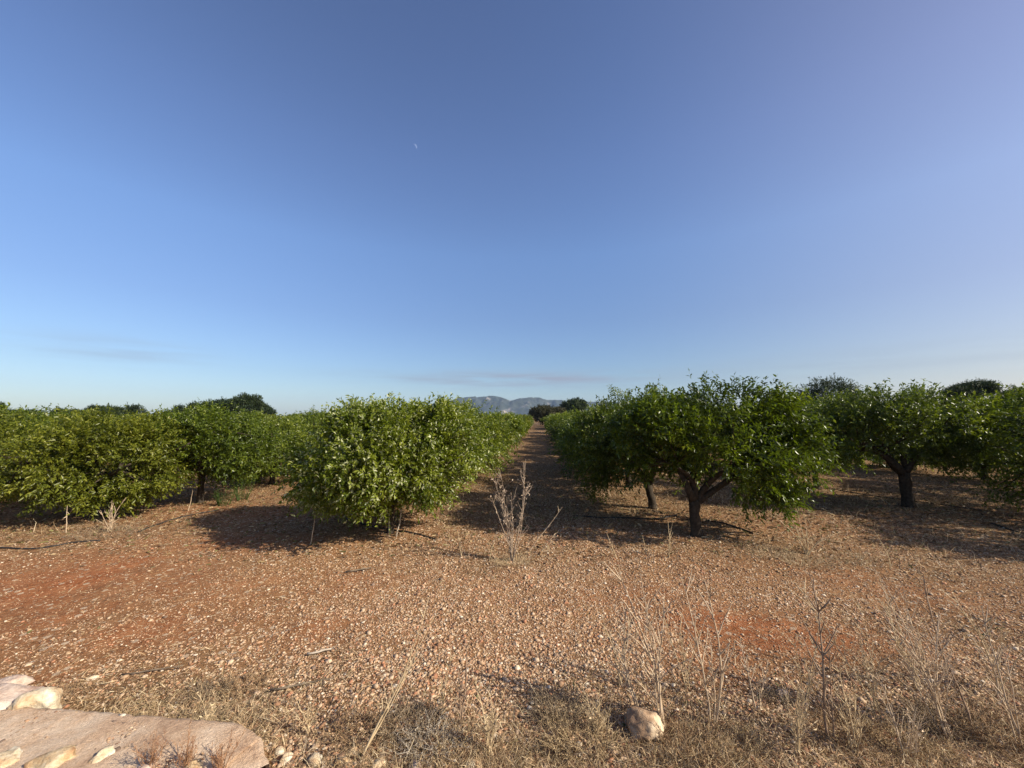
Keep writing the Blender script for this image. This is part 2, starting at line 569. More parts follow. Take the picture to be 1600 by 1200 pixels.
HZ += ridge * 0.10 * (fbm(HX, HY, 1 / 45., 12, 4) - .5) * along
# make the crest follow the outline: scale each column to its profile
HZ = HZ * (ridge.max(0) / np.maximum(HZ.max(0), 1e-3))[None, :] * np.where(ridge.max(0) > 2, 1, 0)[None, :]
HZ -= 3.0
hi_ = np.arange(HX.size).reshape(HX.shape)
Fh = np.stack([hi_[:-1, :-1].ravel(), hi_[:-1, 1:].ravel(), hi_[1:, 1:].ravel(), hi_[1:, :-1].ravel()], 1)
m, nt, out = new_mat('hill_scrub')
geo = N(nt, 'ShaderNodeNewGeometry')
pos = geo.outputs['Position']
f = noise_n(nt, pos, 0.012, 7, 0.62)
c = ramp_n(nt, f, [(0.36, (0.016, 0.026, 0.016)), (0.58, (0.038, 0.046, 0.030)), (0.65, (0.16, 0.145, 0.12)), (0.73, (0.38, 0.32, 0.26))])
p_ = N(nt, 'ShaderNodeBsdfPrincipled')
p_.inputs['Roughness'].default_value = 1.0
nt.links.new(c, p_.inputs['Base Color'])
nt.links.new(p_.outputs[0], out.inputs[0])
hills = link_mesh('hills', np_mesh('hills', np.stack([HX.ravel(), HY.ravel(), HZ.ravel()], 1), Fh, smooth=True), m)
tag(hills, kind='structure')

# ------------------------------------------------------------------ haze
hv = [(-2650, -60, -1.5), (2650, -60, -1.5), (2650, 4250, -1.5), (-2650, 4250, -1.5)]
hv += [(x, y, 190.0) for x, y, _ in hv]
hf = [(3, 2, 1, 0), (4, 5, 6, 7), (0, 1, 5, 4), (1, 2, 6, 5), (2, 3, 7, 6), (3, 0, 4, 7)]
hm = bpy.data.meshes.new('haze')
hm.from_pydata(hv, [], hf)
m, nt, out = new_mat('haze_air')
pv = N(nt, 'ShaderNodeVolumePrincipled')
pv.inputs['Color'].default_value = (0.50, 0.70, 1.0, 1)
pv.inputs['Density'].default_value = 0.00010
nt.links.new(pv.outputs[0], out.inputs['Volume'])
haze = link_mesh('haze', hm, m)
tag(haze, kind='stuff')

# ------------------------------------------------------------------ trees
def unit(a):
    return a / np.maximum(np.linalg.norm(a, axis=1, keepdims=True), 1e-9)


def crown_mesh(name, seed, lobes, n_clusters, shoots_per, leaves_per, L, W, inner=0.25, cluster_r=0.21, tint0=0.36, top_fuzz=0.0, pale=0.02):
    """leaf sprays in clumps over and inside a union of ellipsoid lobes; returns the mesh and the clump centres"""
    rs = np.random.RandomState(seed)
    lob = np.array(lobes, float)
    w = (lob[:, 3] * lob[:, 4] + lob[:, 3] * lob[:, 5] + lob[:, 4] * lob[:, 5])
    li = rs.choice(len(lob), n_clusters, p=w / w.sum())
    d = unit(rs.randn(n_clusters, 3))
    rr = np.where(rs.rand(n_clusters) < inner, rs.uniform(0.25, 0.8, n_clusters), rs.uniform(0.80, 1.04, n_clusters))
    # bulges and hollows over the shell, and open holes between the boughs
    sz_ = lob[:, 3:6].max()
    fq = 1.6 if sz_ < 3 else 2.4 / sz_
    c0 = lob[li, :3] + d * lob[li, 3:6]
    nv = np.array([mnoise.noise(Vector(q * fq) + Vector((seed * 1.37, 0, 0))) for q in c0])
    rr = rr * (1 + .26 * nv)
    cc = lob[li, :3] + d * lob[li, 3:6] * rr[:, None]
    # drop clumps that fall deep inside another lobe
    keep = (nv > -.20) | (rr < .72)
    for k in range(len(lob)):
        q = np.linalg.norm((cc - lob[k, :3]) / lob[k, 3:6], axis=1)
        keep &= ~((q < 0.6) & (li != k) & (rs.rand(n_clusters) < 0.8))
    keep &= cc[:, 2] > 0.12
    cc, d = cc[keep], d[keep]
    n = len(cc)
    ctint = rs.uniform(-0.17, 0.24, n)
    cr = cluster_r * rs.uniform(0.6, 1.3, n)
    ctr = lob[:, :3].mean(0)
    # shoots
    ns = n * shoots_per
    ci = np.repeat(np.arange(n), shoots_per)
    sd = unit(rs.randn(ns, 3))
    outw = unit(cc[ci] - ctr + 1e-6)
    sp = cc[ci] + sd * (cr[ci] * rs.rand(ns) ** 0.6)[:, None]
    dirs = unit(outw * 0.9 + sd * 0.8 + np.array([0, 0, 0.35]) * (cc[ci, 2:3] > 1.0) - np.array([0, 0, 0.45]) * (cc[ci, 2:3] <= 0.9))
    slen = rs.uniform(0.14, 0.34, ns) * (L / 0.085) ** 0.5
    long_ = rs.rand(ns) < top_fuzz
    dirs[long_] = unit(dirs[long_] + np.array([0, 0, 1.2]))
    slen[long_] *= 1.5
    # leaves
    nl = ns * leaves_per
    si = np.repeat(np.arange(ns), leaves_per)
    t = (np.tile(np.arange(leaves_per), ns) + rs.rand(nl)) / leaves_per
    p = sp[si] + dirs[si] * (t * slen[si])[:, None]
    p[:, 2] -= 0.25 * (t * slen[si]) ** 2
    ld = unit(dirs[si] * 0.65 + unit(rs.randn(nl, 3)) * 0.9 - np.array([0, 0, 0.18]))
    up = unit(np.array([0, 0, 1.0]) + outw[ci][si] * 0.8 + rs.randn(nl, 3) * 0.45)
    side = unit(np.cross(ld, up))
    nrm = np.cross(side, ld)
    ll = L * rs.uniform(0.65, 1.2, nl)
    ww = W * rs.uniform(0.7, 1.15, nl)
    fold = rs.uniform(0.04, 0.2, nl) * ww
    mid = p + ld * (ll * 0.46)[:, None]
    tip = p + ld * ll[:, None] - nrm * (ll * rs.uniform(0.02, 0.22, nl))[:, None]
    a = mid + side * (ww * .5)[:, None] + nrm * fold[:, None]
    b = mid - side * (ww * .5)[:, None] + nrm * fold[:, None]
    V = np.stack([p, a, tip, b], 1).reshape(-1, 3)
    keepz = np.repeat(p[:, 2] > 0.05, 4)
    base = np.arange(nl) * 4
    Fc = np.stack([np.stack([base, base + 1, base + 2], 1), np.stack([base, base + 2, base + 3], 1)], 1).reshape(-1, 3)
    ok = np.repeat(p[:, 2] > 0.05, 2)
    # every leaf its own green; the tip leaves of a shoot are younger and lighter
    tint = tint0 + ctint[ci][si] + 0.18 * (t - 0.4) + rs.randn(nl) * 0.10
    pl = rs.rand(nl) < pale
    tint[pl] = rs.uniform(0.85, 1.0, pl.sum())  # near-white leaves at random: glints painted into the leaf colour
    tint = np.clip(tint, 0, 1)
    me = np_mesh(name, V, Fc[ok], {'tint': np.repeat(tint, 2)[ok]})
    return me, cc, ctr


def trunk_mesh(name, seed, cc, ctr, lobes, fork_h, r0, lean=(0, 0), n_limbs=5, n_twigs=50, extra=None):
    rs = random.Random(seed)
    mb = MB()
    top = Vector((lean[0], lean[1], fork_h))
    pts, rad = [], []
    for i in range(7):
        t = i / 6
        pts.append(Vector((lean[0] * t ** 1.3 + rs.uniform(-1, 1) * .012, lean[1] * t ** 1.3, -0.06 + (fork_h + 0.06) * t)))
        rad.append(r0 * (1.35 - 0.75 * min(1, t * 4) * 0.45 - 0.1 * t + (0.10 if i == 6 else 0)))
    mb.tube(pts, rad, 10, bump=0.28)
    nodes = []
    tg = list(extra or [])
    lobs = [Vector(l[:3]) for l in lobes]
    while len(tg) < n_limbs:
        l = rs.choice(lobs)
        a = rs.uniform(0, 6.28)
        tg.append((l.x + math.cos(a) * rs.uniform(.3, .8), l.y + math.sin(a) * rs.uniform(.3, .8), l.z + rs.uniform(-.1, .5)))
    for g_ in tg:
        e = Vector(g_)
        pl, rl = [], []
        k = 7
        off = Vector((rs.uniform(-1, 1), rs.uniform(-1, 1), rs.uniform(-.5, .5))) * 0.10
        for i in range(k):
            t = i / (k - 1)
            q = (top - Vector((0, 0, 0.06))).lerp(e, t)
            q.z += 0.16 * math.sin(math.pi * t) * (1 if e.z > fork_h + .3 else .4)
            q += off * math.sin(2 * math.pi * t)
            pl.append(q)
            rl.append(r0 * (0.62 * (1 - t) + 0.14))
            if i >= 2:
                nodes.append((q, rl[-1]))
        mb.tube(pl, rl, 7, bump=0.25)
    idx = list(range(len(cc)))
    rs.shuffle(idx)
    for j in idx[:n_twigs]:
        c_ = Vector(cc[j])
        q, r_ = min(nodes, key=lambda a: (a[0] - c_).length)
        m1 = q.lerp(c_, 0.5) + Vector((rs.uniform(-.06, .06), rs.uniform(-.06, .06), rs.uniform(-.02, .08)))
        mb.tube([q, m1, c_], [min(r_ * .6, 0.022), 0.013, 0.006], 5, cap=False)
    return mb.mesh(name)


def build_tree(name, loc, seed, lobes, mat, label, cat='tree', group=None, fork=0.5, r0=0.09, lean=(0, 0), nc=230, sh=10, lv=13, L=0.074, W=0.030, extra=None,
               limbs=5, tw=50, rz=0.0, **kw):
    root = empty(name, (loc[0], loc[1], hz(loc[0], loc[1])), rz)
    tag(root, label, cat, group)
    cm, cc, ctr = crown_mesh('crown', seed, lobes, nc, sh, lv, L, W, **kw)
    link_mesh('crown', cm, mat, root)
    link_mesh('trunk', trunk_mesh('trunk', seed, cc, ctr, lobes, fork, r0, lean, limbs, tw, extra), M['bark'], root)
    return root


def copy_tree(root, name, loc, rz, s, label, group, mat=None):
    r = root.copy()
    r.name = name
    COL.objects.link(r)
    r.location = (loc[0], loc[1], hz(loc[0], loc[1]))
    r.rotation_euler = (0, 0, rz)
    r.scale = s
    tag(r, label, 'tree', group)
    for ch in list(root.children):
        c = ch.copy()
        COL.objects.link(c)
        c.parent = r
        if mat is not None and ch.name.startswith('crown'):
            c.material_slots[0].link = 'OBJECT'
            c.material_slots[0].material = mat
    return r


OG = 'orange trees of the orchard'
# the trees one can pick out, front first. lobes: centre and radii relative to the trunk base
p = at(610, 832)
build_tree('orange_tree', p, 11, [(-.05, 0, 1.30, 1.25, 1.15, .76), (-.80, .1, 1.12, .75, .8, .62), (.80, .1, 1.30, .72, .85, .70), (-.1, -.50, 1.16, .66, .55, .56), (-1.10, .2, .85, .42, .5, .40), (.35, -.1, 1.62, .85, .8, .44), (-.5, 0, 1.72, .5, .6, .36)],
           M['leaf'], 'dense round orange tree with pale glinting leaves and low skirt, left of the aisle', group=OG, fork=.5, r0=.055, nc=560, sh=17, lv=14, L=.072, W=.031, tint0=.42, pale=.13, inner=.30, limbs=6)
p = at(1088, 838)
build_tree('orange_tree', p, 12, [(.50, .1, 1.62, 1.20, 1.1, .64), (-.35, .2, 1.58, .85, .9, .66), (1.45, .2, 1.25, .60, .8, .70), (1.15, -.2, .90, .48, .5, .45), (.95, .1, 1.98, .62, .7, .38), (-.5, .1, 1.80, .5, .6, .36), (.4, -.2, 1.3, .5, .5, .3)],
           M['leaf'], 'open orange tree with thick dark forked trunk, nearest on the right of the aisle', group=OG, fork=.58, r0=.088, nc=360, sh=13, lv=13, L=.08, W=.033, inner=.15, tint0=.34, top_fuzz=.10, pale=.012, extra=[(.75, -.1, 1.15), (-.45, 0, 1.2), (.3, .3, 1.5), (1.2, 0, 1.0)])
p = at(1020, 793)
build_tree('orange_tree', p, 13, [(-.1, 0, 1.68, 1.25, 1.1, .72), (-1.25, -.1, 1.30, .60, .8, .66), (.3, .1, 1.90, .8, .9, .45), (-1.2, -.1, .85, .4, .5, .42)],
           M['leaf_deep'], 'orange tree whose leaning trunk shows just left of the thick forked trunk', group=OG, fork=.5, r0=.085, lean=(-.08, 0), inner=.15, nc=320, sh=12, lv=12, tint0=.36, top_fuzz=.08)
p = at(982, 762)
build_tree('orange_tree', p, 14, [(-.1, 0, 1.42, 1.35, 1.3, .60), (-1.0, -.1, 1.22, .70, .9, .52), (.4, .1, 1.75, .7, .9, .40)],
           M['leaf'], 'third orange tree back on the right of the aisle, trunk against sunlit ground', group=OG, fork=.6, r0=.085, nc=280, sh=10, lv=12, tint0=.34, top_fuzz=.06)
p = at(1420, 793)
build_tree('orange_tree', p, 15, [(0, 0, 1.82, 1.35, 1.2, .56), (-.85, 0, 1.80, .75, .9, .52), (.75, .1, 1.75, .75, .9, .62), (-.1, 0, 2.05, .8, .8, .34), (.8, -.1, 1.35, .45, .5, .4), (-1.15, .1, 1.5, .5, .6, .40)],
           M['leaf_deep'], 'umbrella shaped orange tree on the right with stout bare trunk and limb arching left', group=OG, fork=.74, r0=.105, lean=(-.05, 0), nc=340, sh=13, lv=12, inner=.18, tint0=.34, extra=[(-1.0, -.1, 1.22), (-.5, .2, 1.3), (.6, 0, 1.3), (.2, .3, 1.6)], top_fuzz=.06)
p = at(1276, 764)
build_tree('orange_tree', p, 16, [(0, 0, 1.60, 1.3, 1.3, .80), (-.5, 0, 1.95, .6, .7, .45), (.7, 0, 1.35, .7, .8, .55)],
           M['leaf'], 'orange tree with thin dark trunk in the gap left of the umbrella shaped one', group=OG, fork=.55, r0=.07, nc=260, sh=10, lv=12, tint0=.42, top_fuzz=.06)
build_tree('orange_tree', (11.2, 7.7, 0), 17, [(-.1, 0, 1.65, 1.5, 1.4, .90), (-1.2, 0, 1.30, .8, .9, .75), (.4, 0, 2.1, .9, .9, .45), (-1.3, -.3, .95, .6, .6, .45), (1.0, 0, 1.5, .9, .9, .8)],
           M['leaf_deep'], 'wide dark leafed orange tree cut by the right edge of the picture, crown hanging low', group=OG, fork=.5, r0=.10, nc=400, sh=11, lv=12, tint0=.30, extra=[(-1.1, -.2, 1.05), (-.5, 0, 1.3)])
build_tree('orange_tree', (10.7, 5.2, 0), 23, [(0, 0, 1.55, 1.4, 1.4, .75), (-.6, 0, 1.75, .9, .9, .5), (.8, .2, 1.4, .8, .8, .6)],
           M['leaf_deep'], 'orange tree standing just outside the right edge, its shadow reaching into the picture', group=OG, fork=.6, r0=.09, nc=260, sh=11, lv=12, inner=.15)
p = at(143, 806)
build_tree('orange_tree', p, 18, [(.1, 0, 1.18, 1.25, 1.1, .66), (-.80, -.1, 1.0, .7, .7, .50), (1.0, .1, 1.12, .8, .9, .62), (.25, 0, 1.58, .75, .8, .38), (-.1, -.6, .88, .7, .5, .42), (.9, -.4, .8, .5, .5, .36)],
           M['leaf_yellow'], 'broad yellowish orange tree on the left behind a clump of pale dead stems', group=OG, fork=.36, r0=.10, lean=(-.05, 0), nc=440, sh=13, lv=13, inner=.18, tint0=.38, pale=.03)
p = at(312, 786)
build_tree('orange_tree', p, 19, [(0, 0, 1.38, 1.05, 1.0, .62), (.7, .1, 1.25, .60, .8, .5), (-.2, 0, 1.68, .6, .7, .34)],
           M['leaf'], 'smaller orange tree on the left with thin bare trunk beside a pale stick', group=OG, fork=.6, r0=.065, nc=290, sh=12, lv=13, inner=.15, tint0=.42, pale=.04)
build_tree('orange_tree', (-12.5, 8.6, 0), 20, [(0, 0, 1.22, 1.5, 1.3, .78), (.9, -.2, .95, .9, .9, .64), (-1, 0, 1.2, .8, .9, .7), (.4, -.5, .75, .8, .6, .5), (0, 0, 1.65, .7, .7, .35)],
           M['leaf_yellow'], 'yellowish orange tree cut by the left edge of the picture, its skirt near the ground', group=OG, fork=.36, r0=.10, nc=400, sh=12, lv=13, inner=.15, tint0=.40, pale=.03)

# orchard rows running away: a few kinds of crown, copied

KL = [[(0, 0, 1.25, 1.50, 1.40, .88), (.5, .3, 1.62, .85, .8, .46)],
      [(0, 0, 1.20, 1.45, 1.45, .86), (-.5, .2, 1.60, .75, .8, .48), (.8, -.3, 1.05, .8, .8, .62)],
      [(0, 0, 1.30, 1.40, 1.50, .84), (.3, -.5, 1.55, .8, .8, .50), (-.9, .2, 1.0, .75, .8, .6)],
      [(-.2, 0, 1.22, 1.50, 1.35, .90), (.6, .1, 1.65, .6, .6, .42), (.2, .8, 1.0, .9, .7, .6)]]
rng = random.Random(4)
SKIP_LIST = [15,16,25,38,41,42,48,51,58,59,60,61,62,63,66,67,69,70,71,72,73,74,75,76,77,78,79,85,86,87,88,89,90,91,92,93,94,95,96,97,98,99,100,101,102,103,104,105,112,113,114,115,116,117,118,119,120,121,122,123,124,125,126,127,128,129,130,131,132,139,141,142,143,144,145,146,147,148,149,150,151,152,153,154,155,156,157,158,159,160,169,170,171,172,173,174,175,176,177,178,179,180,181,182,183,184,185,186,190,191,193,194,195,196,197,198,199,200,201,202,203,204,205,206,207,208,209,210,211,212,216,217,222,223,224,225,226,227,228,229,230,231,232,233,234,235,236,237,240,241,242,243,244,245,246,247,248,249,250,251,252,253,254,255,256,257,258,259,260,261,265,267,268,273,274,275,276,277,278,279,280,281,282,283,284,285,286,287,288,289,290,291,292,293,294,295,296,297,298,299,300,301,302,303,304,305,306,307,308,310,311,313,314,315,316,317,321,323,324,325,326,327,328,329,330,331,332,333,334,335,336,337,338,339,340,341,342,343,344,345,346,347,348,349,350,351,353,354,357,358,359,360,361,364,366,367,368,369,370,371,372,373,374,375,376,377,378,379,380,381,382,383,384,385,386,387,388,389,390,391,393,397,398,399,400,401,402,403,404,405,407,408,409,410,411,412,415,416,417,418,419,420,421,422,423,424,425,426,427,428,429,430,431,432,433,434,435,436,437,438,439,440,441,442,443,444,445,446,447,448,449,450,451,452,453,454,455,456,457,458,459,460,461]
rows = []
SL = 0.072
for k, x0 in ((-1, -2.15), (1, 3.10), (-2, -7.45), (2, 8.75), (-3, -12.7), (3, 14.3), (-4, -18.0), (4, 19.8), (-5, -23.3), (5, 25.2), (-6, -28.6), (6, 30.6), (-7, -34), (7, 36), (-8, -39.4), (8, 41.4), (-9, -44.8), (-10, -50.2), (9, 47), (10, 52)):
    y = {-1: 9.3, 1: 13.6, -2: 11.7, 2: 13.4}.get(k, 9.0 + rng.uniform(-.5, .9))
    while y < 78:
        x = x0 + SL * (y - 6.5)
        jx, jy = rng.uniform(-.22, .22), rng.uniform(-.3, .3)
        s, r_, v_ = (rng.uniform(.90, 1.07) if abs(k) == 1 else rng.uniform(.80, 1.10)), rng.uniform(0, 6.28), rng.randrange(4)
        mt = rng.random()
        if abs(x) < 1.40 * y + 2.5:
            rows.append((k, x + jx, y + jy, s, r_, v_, mt))
        y += 2.55
SKIP = set(SKIP_LIST)
SHOW_ALL = False
count = {}
first = {}
for i, (k, x, y, s, r_, v_, mt) in enumerate(rows):
    count[k] = count.get(k, 0) + 1
    c = count[k]
    if i in SKIP:
        continue
    if k == -1:
        s *= .86
        grp = 'orange trees lining the left side of the dirt aisle'
        lab = {1: 'orange tree right behind the round glinting tree, first of the hedge left of the aisle',
               2: 'taller orange tree whose top pokes up just left of the hills'}.get(c, 'orange tree merged into the pale green hedge that lines the left side of the aisle')
        if c == 2: s *= 1.32
    elif k == 1:
        grp = 'orange trees lining the right side of the dirt aisle'
        lab = {1: 'orange tree right behind the third trunk back on the right of the aisle'}.get(c, 'orange tree merged into the dark hedge that lines the right side of the aisle')
        s *= .98
    elif k < 0:
        s *= .88
        grp = 'orange trees of the rows behind on the left'
        lab = {(-2, 1): 'orange tree in the gap between the thin trunked tree and the round glinting tree'}.get((k, c), 'orange tree of the rows on the left, seen only above or between the front trees')
    else:
        grp = 'orange trees of the rows behind on the right'
        s *= 1.10
        lab = 'orange tree of the rows on the right, seen only above or between the front trees'
    lod = 0 if y < 22 else 1
    mat = None
    if k < 0:
        mat = M['leaf_yellow'] if mt < .4 else M['leaf']
    else:
        mat = M['leaf_deep'] if mt < .45 else M['leaf']
    key = (v_, lod)
    if key not in first:
        a = dict(nc=300, sh=10, lv=12, L=.084, W=.036) if lod == 0 else dict(nc=170, sh=7, lv=8, L=.15, W=.07)
        t = build_tree('orange_tree', (x, y, 0), 100 + v_ * 7 + lod, KL[v_], M['leaf'], lab, group=grp, fork=.5, r0=.08, limbs=4, tw=14, tint0=.42, pale=.03, **a)
        first[key] = t
        t.rotation_euler.z = r_
        t.scale = (s, s, s)
        t.scale.x *= 1.09 if k == 1 else 1
        t.scale.y *= 1.09 if k == 1 else 1
        t['row_index'] = i
    else:
        t = copy_tree(first[key], 'orange_tree', (x, y), r_, (s * (1.09 if k == 1 else 1), s * (1.09 if k == 1 else 1), s * (1 + (mt - .5) * .12) * (.90 if k == 1 else 1)), lab, grp, mat)
        t['row_index'] = i

# dark wild trees beyond the orchard: picture column, width, top row, distance
FT = [('carob_tree', 320, 50, 631, 62, 'far', 'low dark wild tree at the left end of the clump on the left skyline'),
      ('carob_tree', 352, 42, 627, 60, 'far', 'rounded dark wild tree in the middle of the clump on the left skyline'),
      ('carob_tree', 384, 40, 620, 58, 'far', 'tallest dark wild tree of the clump on the left skyline, with ragged top'),
      ('carob_tree', 411, 26, 636, 64, 'far', 'small dark bush like tree at the right end of the clump on the left skyline'),
      ('carob_tree', 178, 30, 639, 55, 'far', 'small dark wild tree peeping over the left orchard, right one of a close pair'),
      ('carob_tree', 152, 26, 638, 52, 'far', 'small dark wild tree peeping over the left orchard, left one of a close pair'),
      ('olive_tree', 213, 36, 636, 50, 'far', 'greyish feathery tree top on the left skyline between the close pair and the dark clump'),
      ('olive_tree', 4, 20, 634, 30, 'far', 'thin feathery tree top at the far left edge of the skyline'),
      ('carob_tree', 38, 40, 645, 60, 'far', 'very low dark tree line tree near the left edge of the skyline'),
      ('carob_tree', 108, 30, 643, 60, 'far', 'low dark wild tree barely above the left orchard, left of the close pair'),
      ('olive_tree', 275, 24, 637, 55, 'far', 'slender feathery tree just left of the dark clump on the left skyline'),
      ('holm_oak', 897, 36, 626, 100, 'far', 'round dark green tree standing in front of the hills at the end of the aisle'),
      ('scrub_tree', 848, 34, 637, 84, 'brown', 'brownish bushy tree closing the end of the aisle, left of the round dark tree'),
      ('scrub_tree', 872, 20, 640, 90, 'brown', 'small brownish bush at the end of the aisle, touching the round dark tree'),
      ('holm_oak', 1298, 78, 594, 30, 'far', 'big dark bluish tree rising behind the orchard left of the umbrella shaped orange tree'),
      ('stone_pine', 1526, 44, 599, 38, 'far', 'dark flat topped tree rising over the orchard near the right edge'),
      ('stone_pine', 1502, 34, 606, 38, 'far', 'lower dark flat topped tree just left of the other one near the right edge'),
      ('holm_oak', 1592, 40, 609, 40, 'far', 'dark tree top at the right edge of the skyline'),
      ('olive_tree', 940, 18, 640, 60, 'far', 'small dark bush on the skyline just right of the end of the hills')]
for j, (nm, px, wpx, ytop, d, mk, lab) in enumerate(FT):
    x = (px - 800) / F_PX * d
    H = 2 + (651 - ytop) / F_PX * d
    w = wpx / F_PX * d / 2
    rs = random.Random(300 + j)
    if nm == 'stone_pine':
        lb = [(0, 0, H - .7, w, w, .55), (.3 * w, 0, H - .4, w * .6, w * .6, .4), (-.5 * w, .2, H - .95, w * .6, w * .6, .4)]
    elif nm == 'olive_tree':
        lb = [(rs.uniform(-.4, .4) * w, rs.uniform(-.4, .4) * w, H * f_, w * .6, w * .6, H * .16) for f_ in (.55, .7, .84)]
    else:
        lb = [(0, 0, H * .62, w, w, H * .36)] + [(math.cos(a) * w * .5, math.sin(a) * w * .5, H * rs.uniform(.68, .84), w * .55, w * .55, H * .16) for a in (0.3, 1.7, 3.0, 4.4)]
    Ls = max(0.10, d * 0.0030)
    build_tree(nm, (x, d, 0), 300 + j, lb, M['leaf_far' if mk == 'far' else 'leaf_brown'], lab, group='wild trees on the skyline', fork=max(.5, H * .3), r0=.16, limbs=5, tw=20,
               nc=420 if nm != 'olive_tree' else 90, sh=11, lv=10, L=Ls, W=Ls * .5, cluster_r=.13 * w + .10, tint0=.4, top_fuzz=.15, pale=0)

# ------------------------------------------------------------------ rocks and the wall
from mathutils import noise as mn


def rock_mesh(name, seed, sx, sy, sz, flat=0.0, rough=0.18, sub=4, cuts=5):
    import bmesh
    bm = bmesh.new()
    bmesh.ops.create_icosphere(bm, subdivisions=sub, radius=1.0)
    rs = random.Random(seed)
    planes = [(Vector((rs.gauss(0, 1), rs.gauss(0, 1), rs.gauss(0, .8))).normalized(), rs.uniform(.62, .86)) for _ in range(cuts)]
    o = Vector((seed * 3.1, seed * 1.7, 0))
    for v in bm.verts:
        c_ = v.co.copy()
        for n_, dd in planes:
            k = c_.dot(n_) - dd
            if k > 0:
                c_ -= n_ * k * .85
        c_ *= 1 + rough * mn.fractal(c_ * 1.6 + o, 1.0, 2.0, 4) + 0.05 * mn.noise(c_ * 9 + o)
        v.co = Vector((c_.x * sx, c_.y * sy, c_.z * sz))
    me = bpy.data.meshes.new(name)
    bm.to_mesh(me)
    bm.free()
    me.polygons.foreach_set('use_smooth', [True] * len(me.polygons))
    return me


def rock(px, py, sx, sy, sz, seed, mat, label, name='rock', rz=0, lift=.35, tilt=0, group=None, **kw):
    p = at(px, py)
    o = link_mesh(name, rock_mesh(name, seed, sx, sy, sz, **kw), mat)
    o.location = (p.x, p.y, hz(p.x, p.y) + sz * lift)
    o.rotation_euler = (tilt, 0, rz)
    tag(o, label, 'rock', group)
    return o


rock(54, 1126, .125, .10, .125, 3, M['rock_cream'], 'big cream and ochre rock with orange stain lying on the wall end at the left', rz=.5, lift=.75, tilt=.3)
rock(2, 1126, .22, .17, .15, 8, M['rock_pink'], 'pinkish grey rock against the left edge, behind and left of the cream rock', rz=.3, lift=.55)
rock(4, 1082, .17, .07, .07, 5, M['rock_pink'], 'flat pink stone at the left edge above the other rocks', rz=.25, lift=.5)
rock(1006, 1150, .120, .11, .095, 14, M['rock_round'], 'rounded boulder with pale top and brown side in the dry weeds at the bottom', lift=.42, rz=.9, cuts=7, rough=.16)
rock(438, 1176, .030, .026, .022, 22, M['rock_cream'], 'small pale yellow stone near the bottom, right of the coping end', lift=.5, sub=3)
rock(552, 1184, .035, .03, .02, 26, M['rock_ochre'], 'small ochre stone in the weeds at the foot of the long leaning straw stalk', lift=.5, sub=3)
rock(1222, 1088, .045, .02, .018, 24, M['rock_pink'], 'small flat pale stone on the red soil, right of the centre', lift=.5, sub=3)
rock(145, 1060, .04, .02, .015, 23, M['rock_cream'], 'small elongated white stone on bare soil above the cream rock', lift=.5, sub=3, rz=.6)
rock(808, 1048, .025, .022, .018, 29, M['rock_cream'], 'small white round stone on the gravel in the bottom centre', lift=.5, sub=3)
rock(168, 1186, .02, .02, .02, 31, M['rock_ochre'], 'small ochre chip sitting on the pink coping', lift=6.3, sub=3)

# wall: one mortared body that follows its outer edge, with bedded stones
edge = [at(x, y) for x, y in ((-260, 1112), (-120, 1128), (0, 1143), (45, 1138), (110, 1141), (200, 1149), (300, 1157), (370, 1166), (412, 1182), (425, 1215))]
wall = empty('stone_wall', (edge[2].x, edge[2].y, 0))
tag(wall, 'low pinkish mortared rubble wall crossing the bottom left corner, stones bedded in its top', 'wall')


def interp_edge(t):
    f_ = t * (len(edge) - 1)
    i = min(int(f_), len(edge) - 2)
    return edge[i].lerp(edge[i + 1], f_ - i)


NU, NV = 260, 46
Vw, Fw = [], []
for i in range(NU + 1):
    t = i / NU
    e = interp_edge(t)
    e2 = interp_edge(min(t + .01, 1)) - interp_edge(max(t - .01, 0))
    nrm = Vector((e2.y, -e2.x, 0)).normalized()
    if nrm.y > 0:
        nrm = -nrm
    top_h = 0.13 * (1 - max(0, t - .80) * 2.2) + .012
    for j in range(NV + 1):
        s = j / NV
        if s < .22:
            q = e - nrm * 0.0 + nrm * (s / .22) * 0.02
            z = -.06 + (top_h + .06) * (s / .22)
        else:
            q = e + nrm * (.02 + (s - .22) / .78 * .95)
            z = top_h - .02 * (s - .22)
        nn = mn.fractal(Vector((q.x * 5, q.y * 5, z * 5)), 1, 2, 5)
        n2 = mn.noise(Vector((q.x * 2.1, q.y * 2.1, 3)))
        w_ = max(0, (s - .22))
        z += (.004 * mn.noise(Vector((q.x * 30, q.y * 30, 5))) + .007 * nn + .012 * n2) * min(1, .35 + w_ * 4)
        q2 = q + nrm * (0.008 * nn + .012 * n2 + .014 * mn.noise(Vector((q.x * 16, q.y * 16, 1))) * (1 if s < .3 else .2))
        Vw.append((q2.x - wall.location.x, q2.y - wall.location.y, z))
for i in range(NU):
    for j in range(NV):
        a = i * (NV + 1) + j
        Fw.append((a, a + NV + 1, a + NV + 2, a + 1))
cm = bpy.data.meshes.new('coping')
cm.from_pydata(Vw, [], Fw)
cm.polygons.foreach_set('use_smooth', [True] * len(cm.polygons))
link_mesh('coping', cm, M['coping'], wall)
for j, (px, py, sx, sy, sz, mt) in enumerate([(82, 1194, .125, .085, .055, 'rock_ochre'), (158, 1188, .08, .06, .05, 'rock_cream'), (10, 1192, .10, .07, .05, 'rock_cream'), (228, 1200, .07, .06, .035, 'rock_pink'), (300, 1204, .07, .05, .04, 'rock_ochre')]):
    q = at(px, py, .12)
    o = link_mesh('stone', rock_mesh('stone', 50 + j, sx, sy, sz, sub=4, cuts=9, rough=.3), M[mt], wall)
    o.location = (q.x - wall.location.x, q.y - wall.location.y, .118)
    o.rotation_euler = (0, 0, j * 1.3)
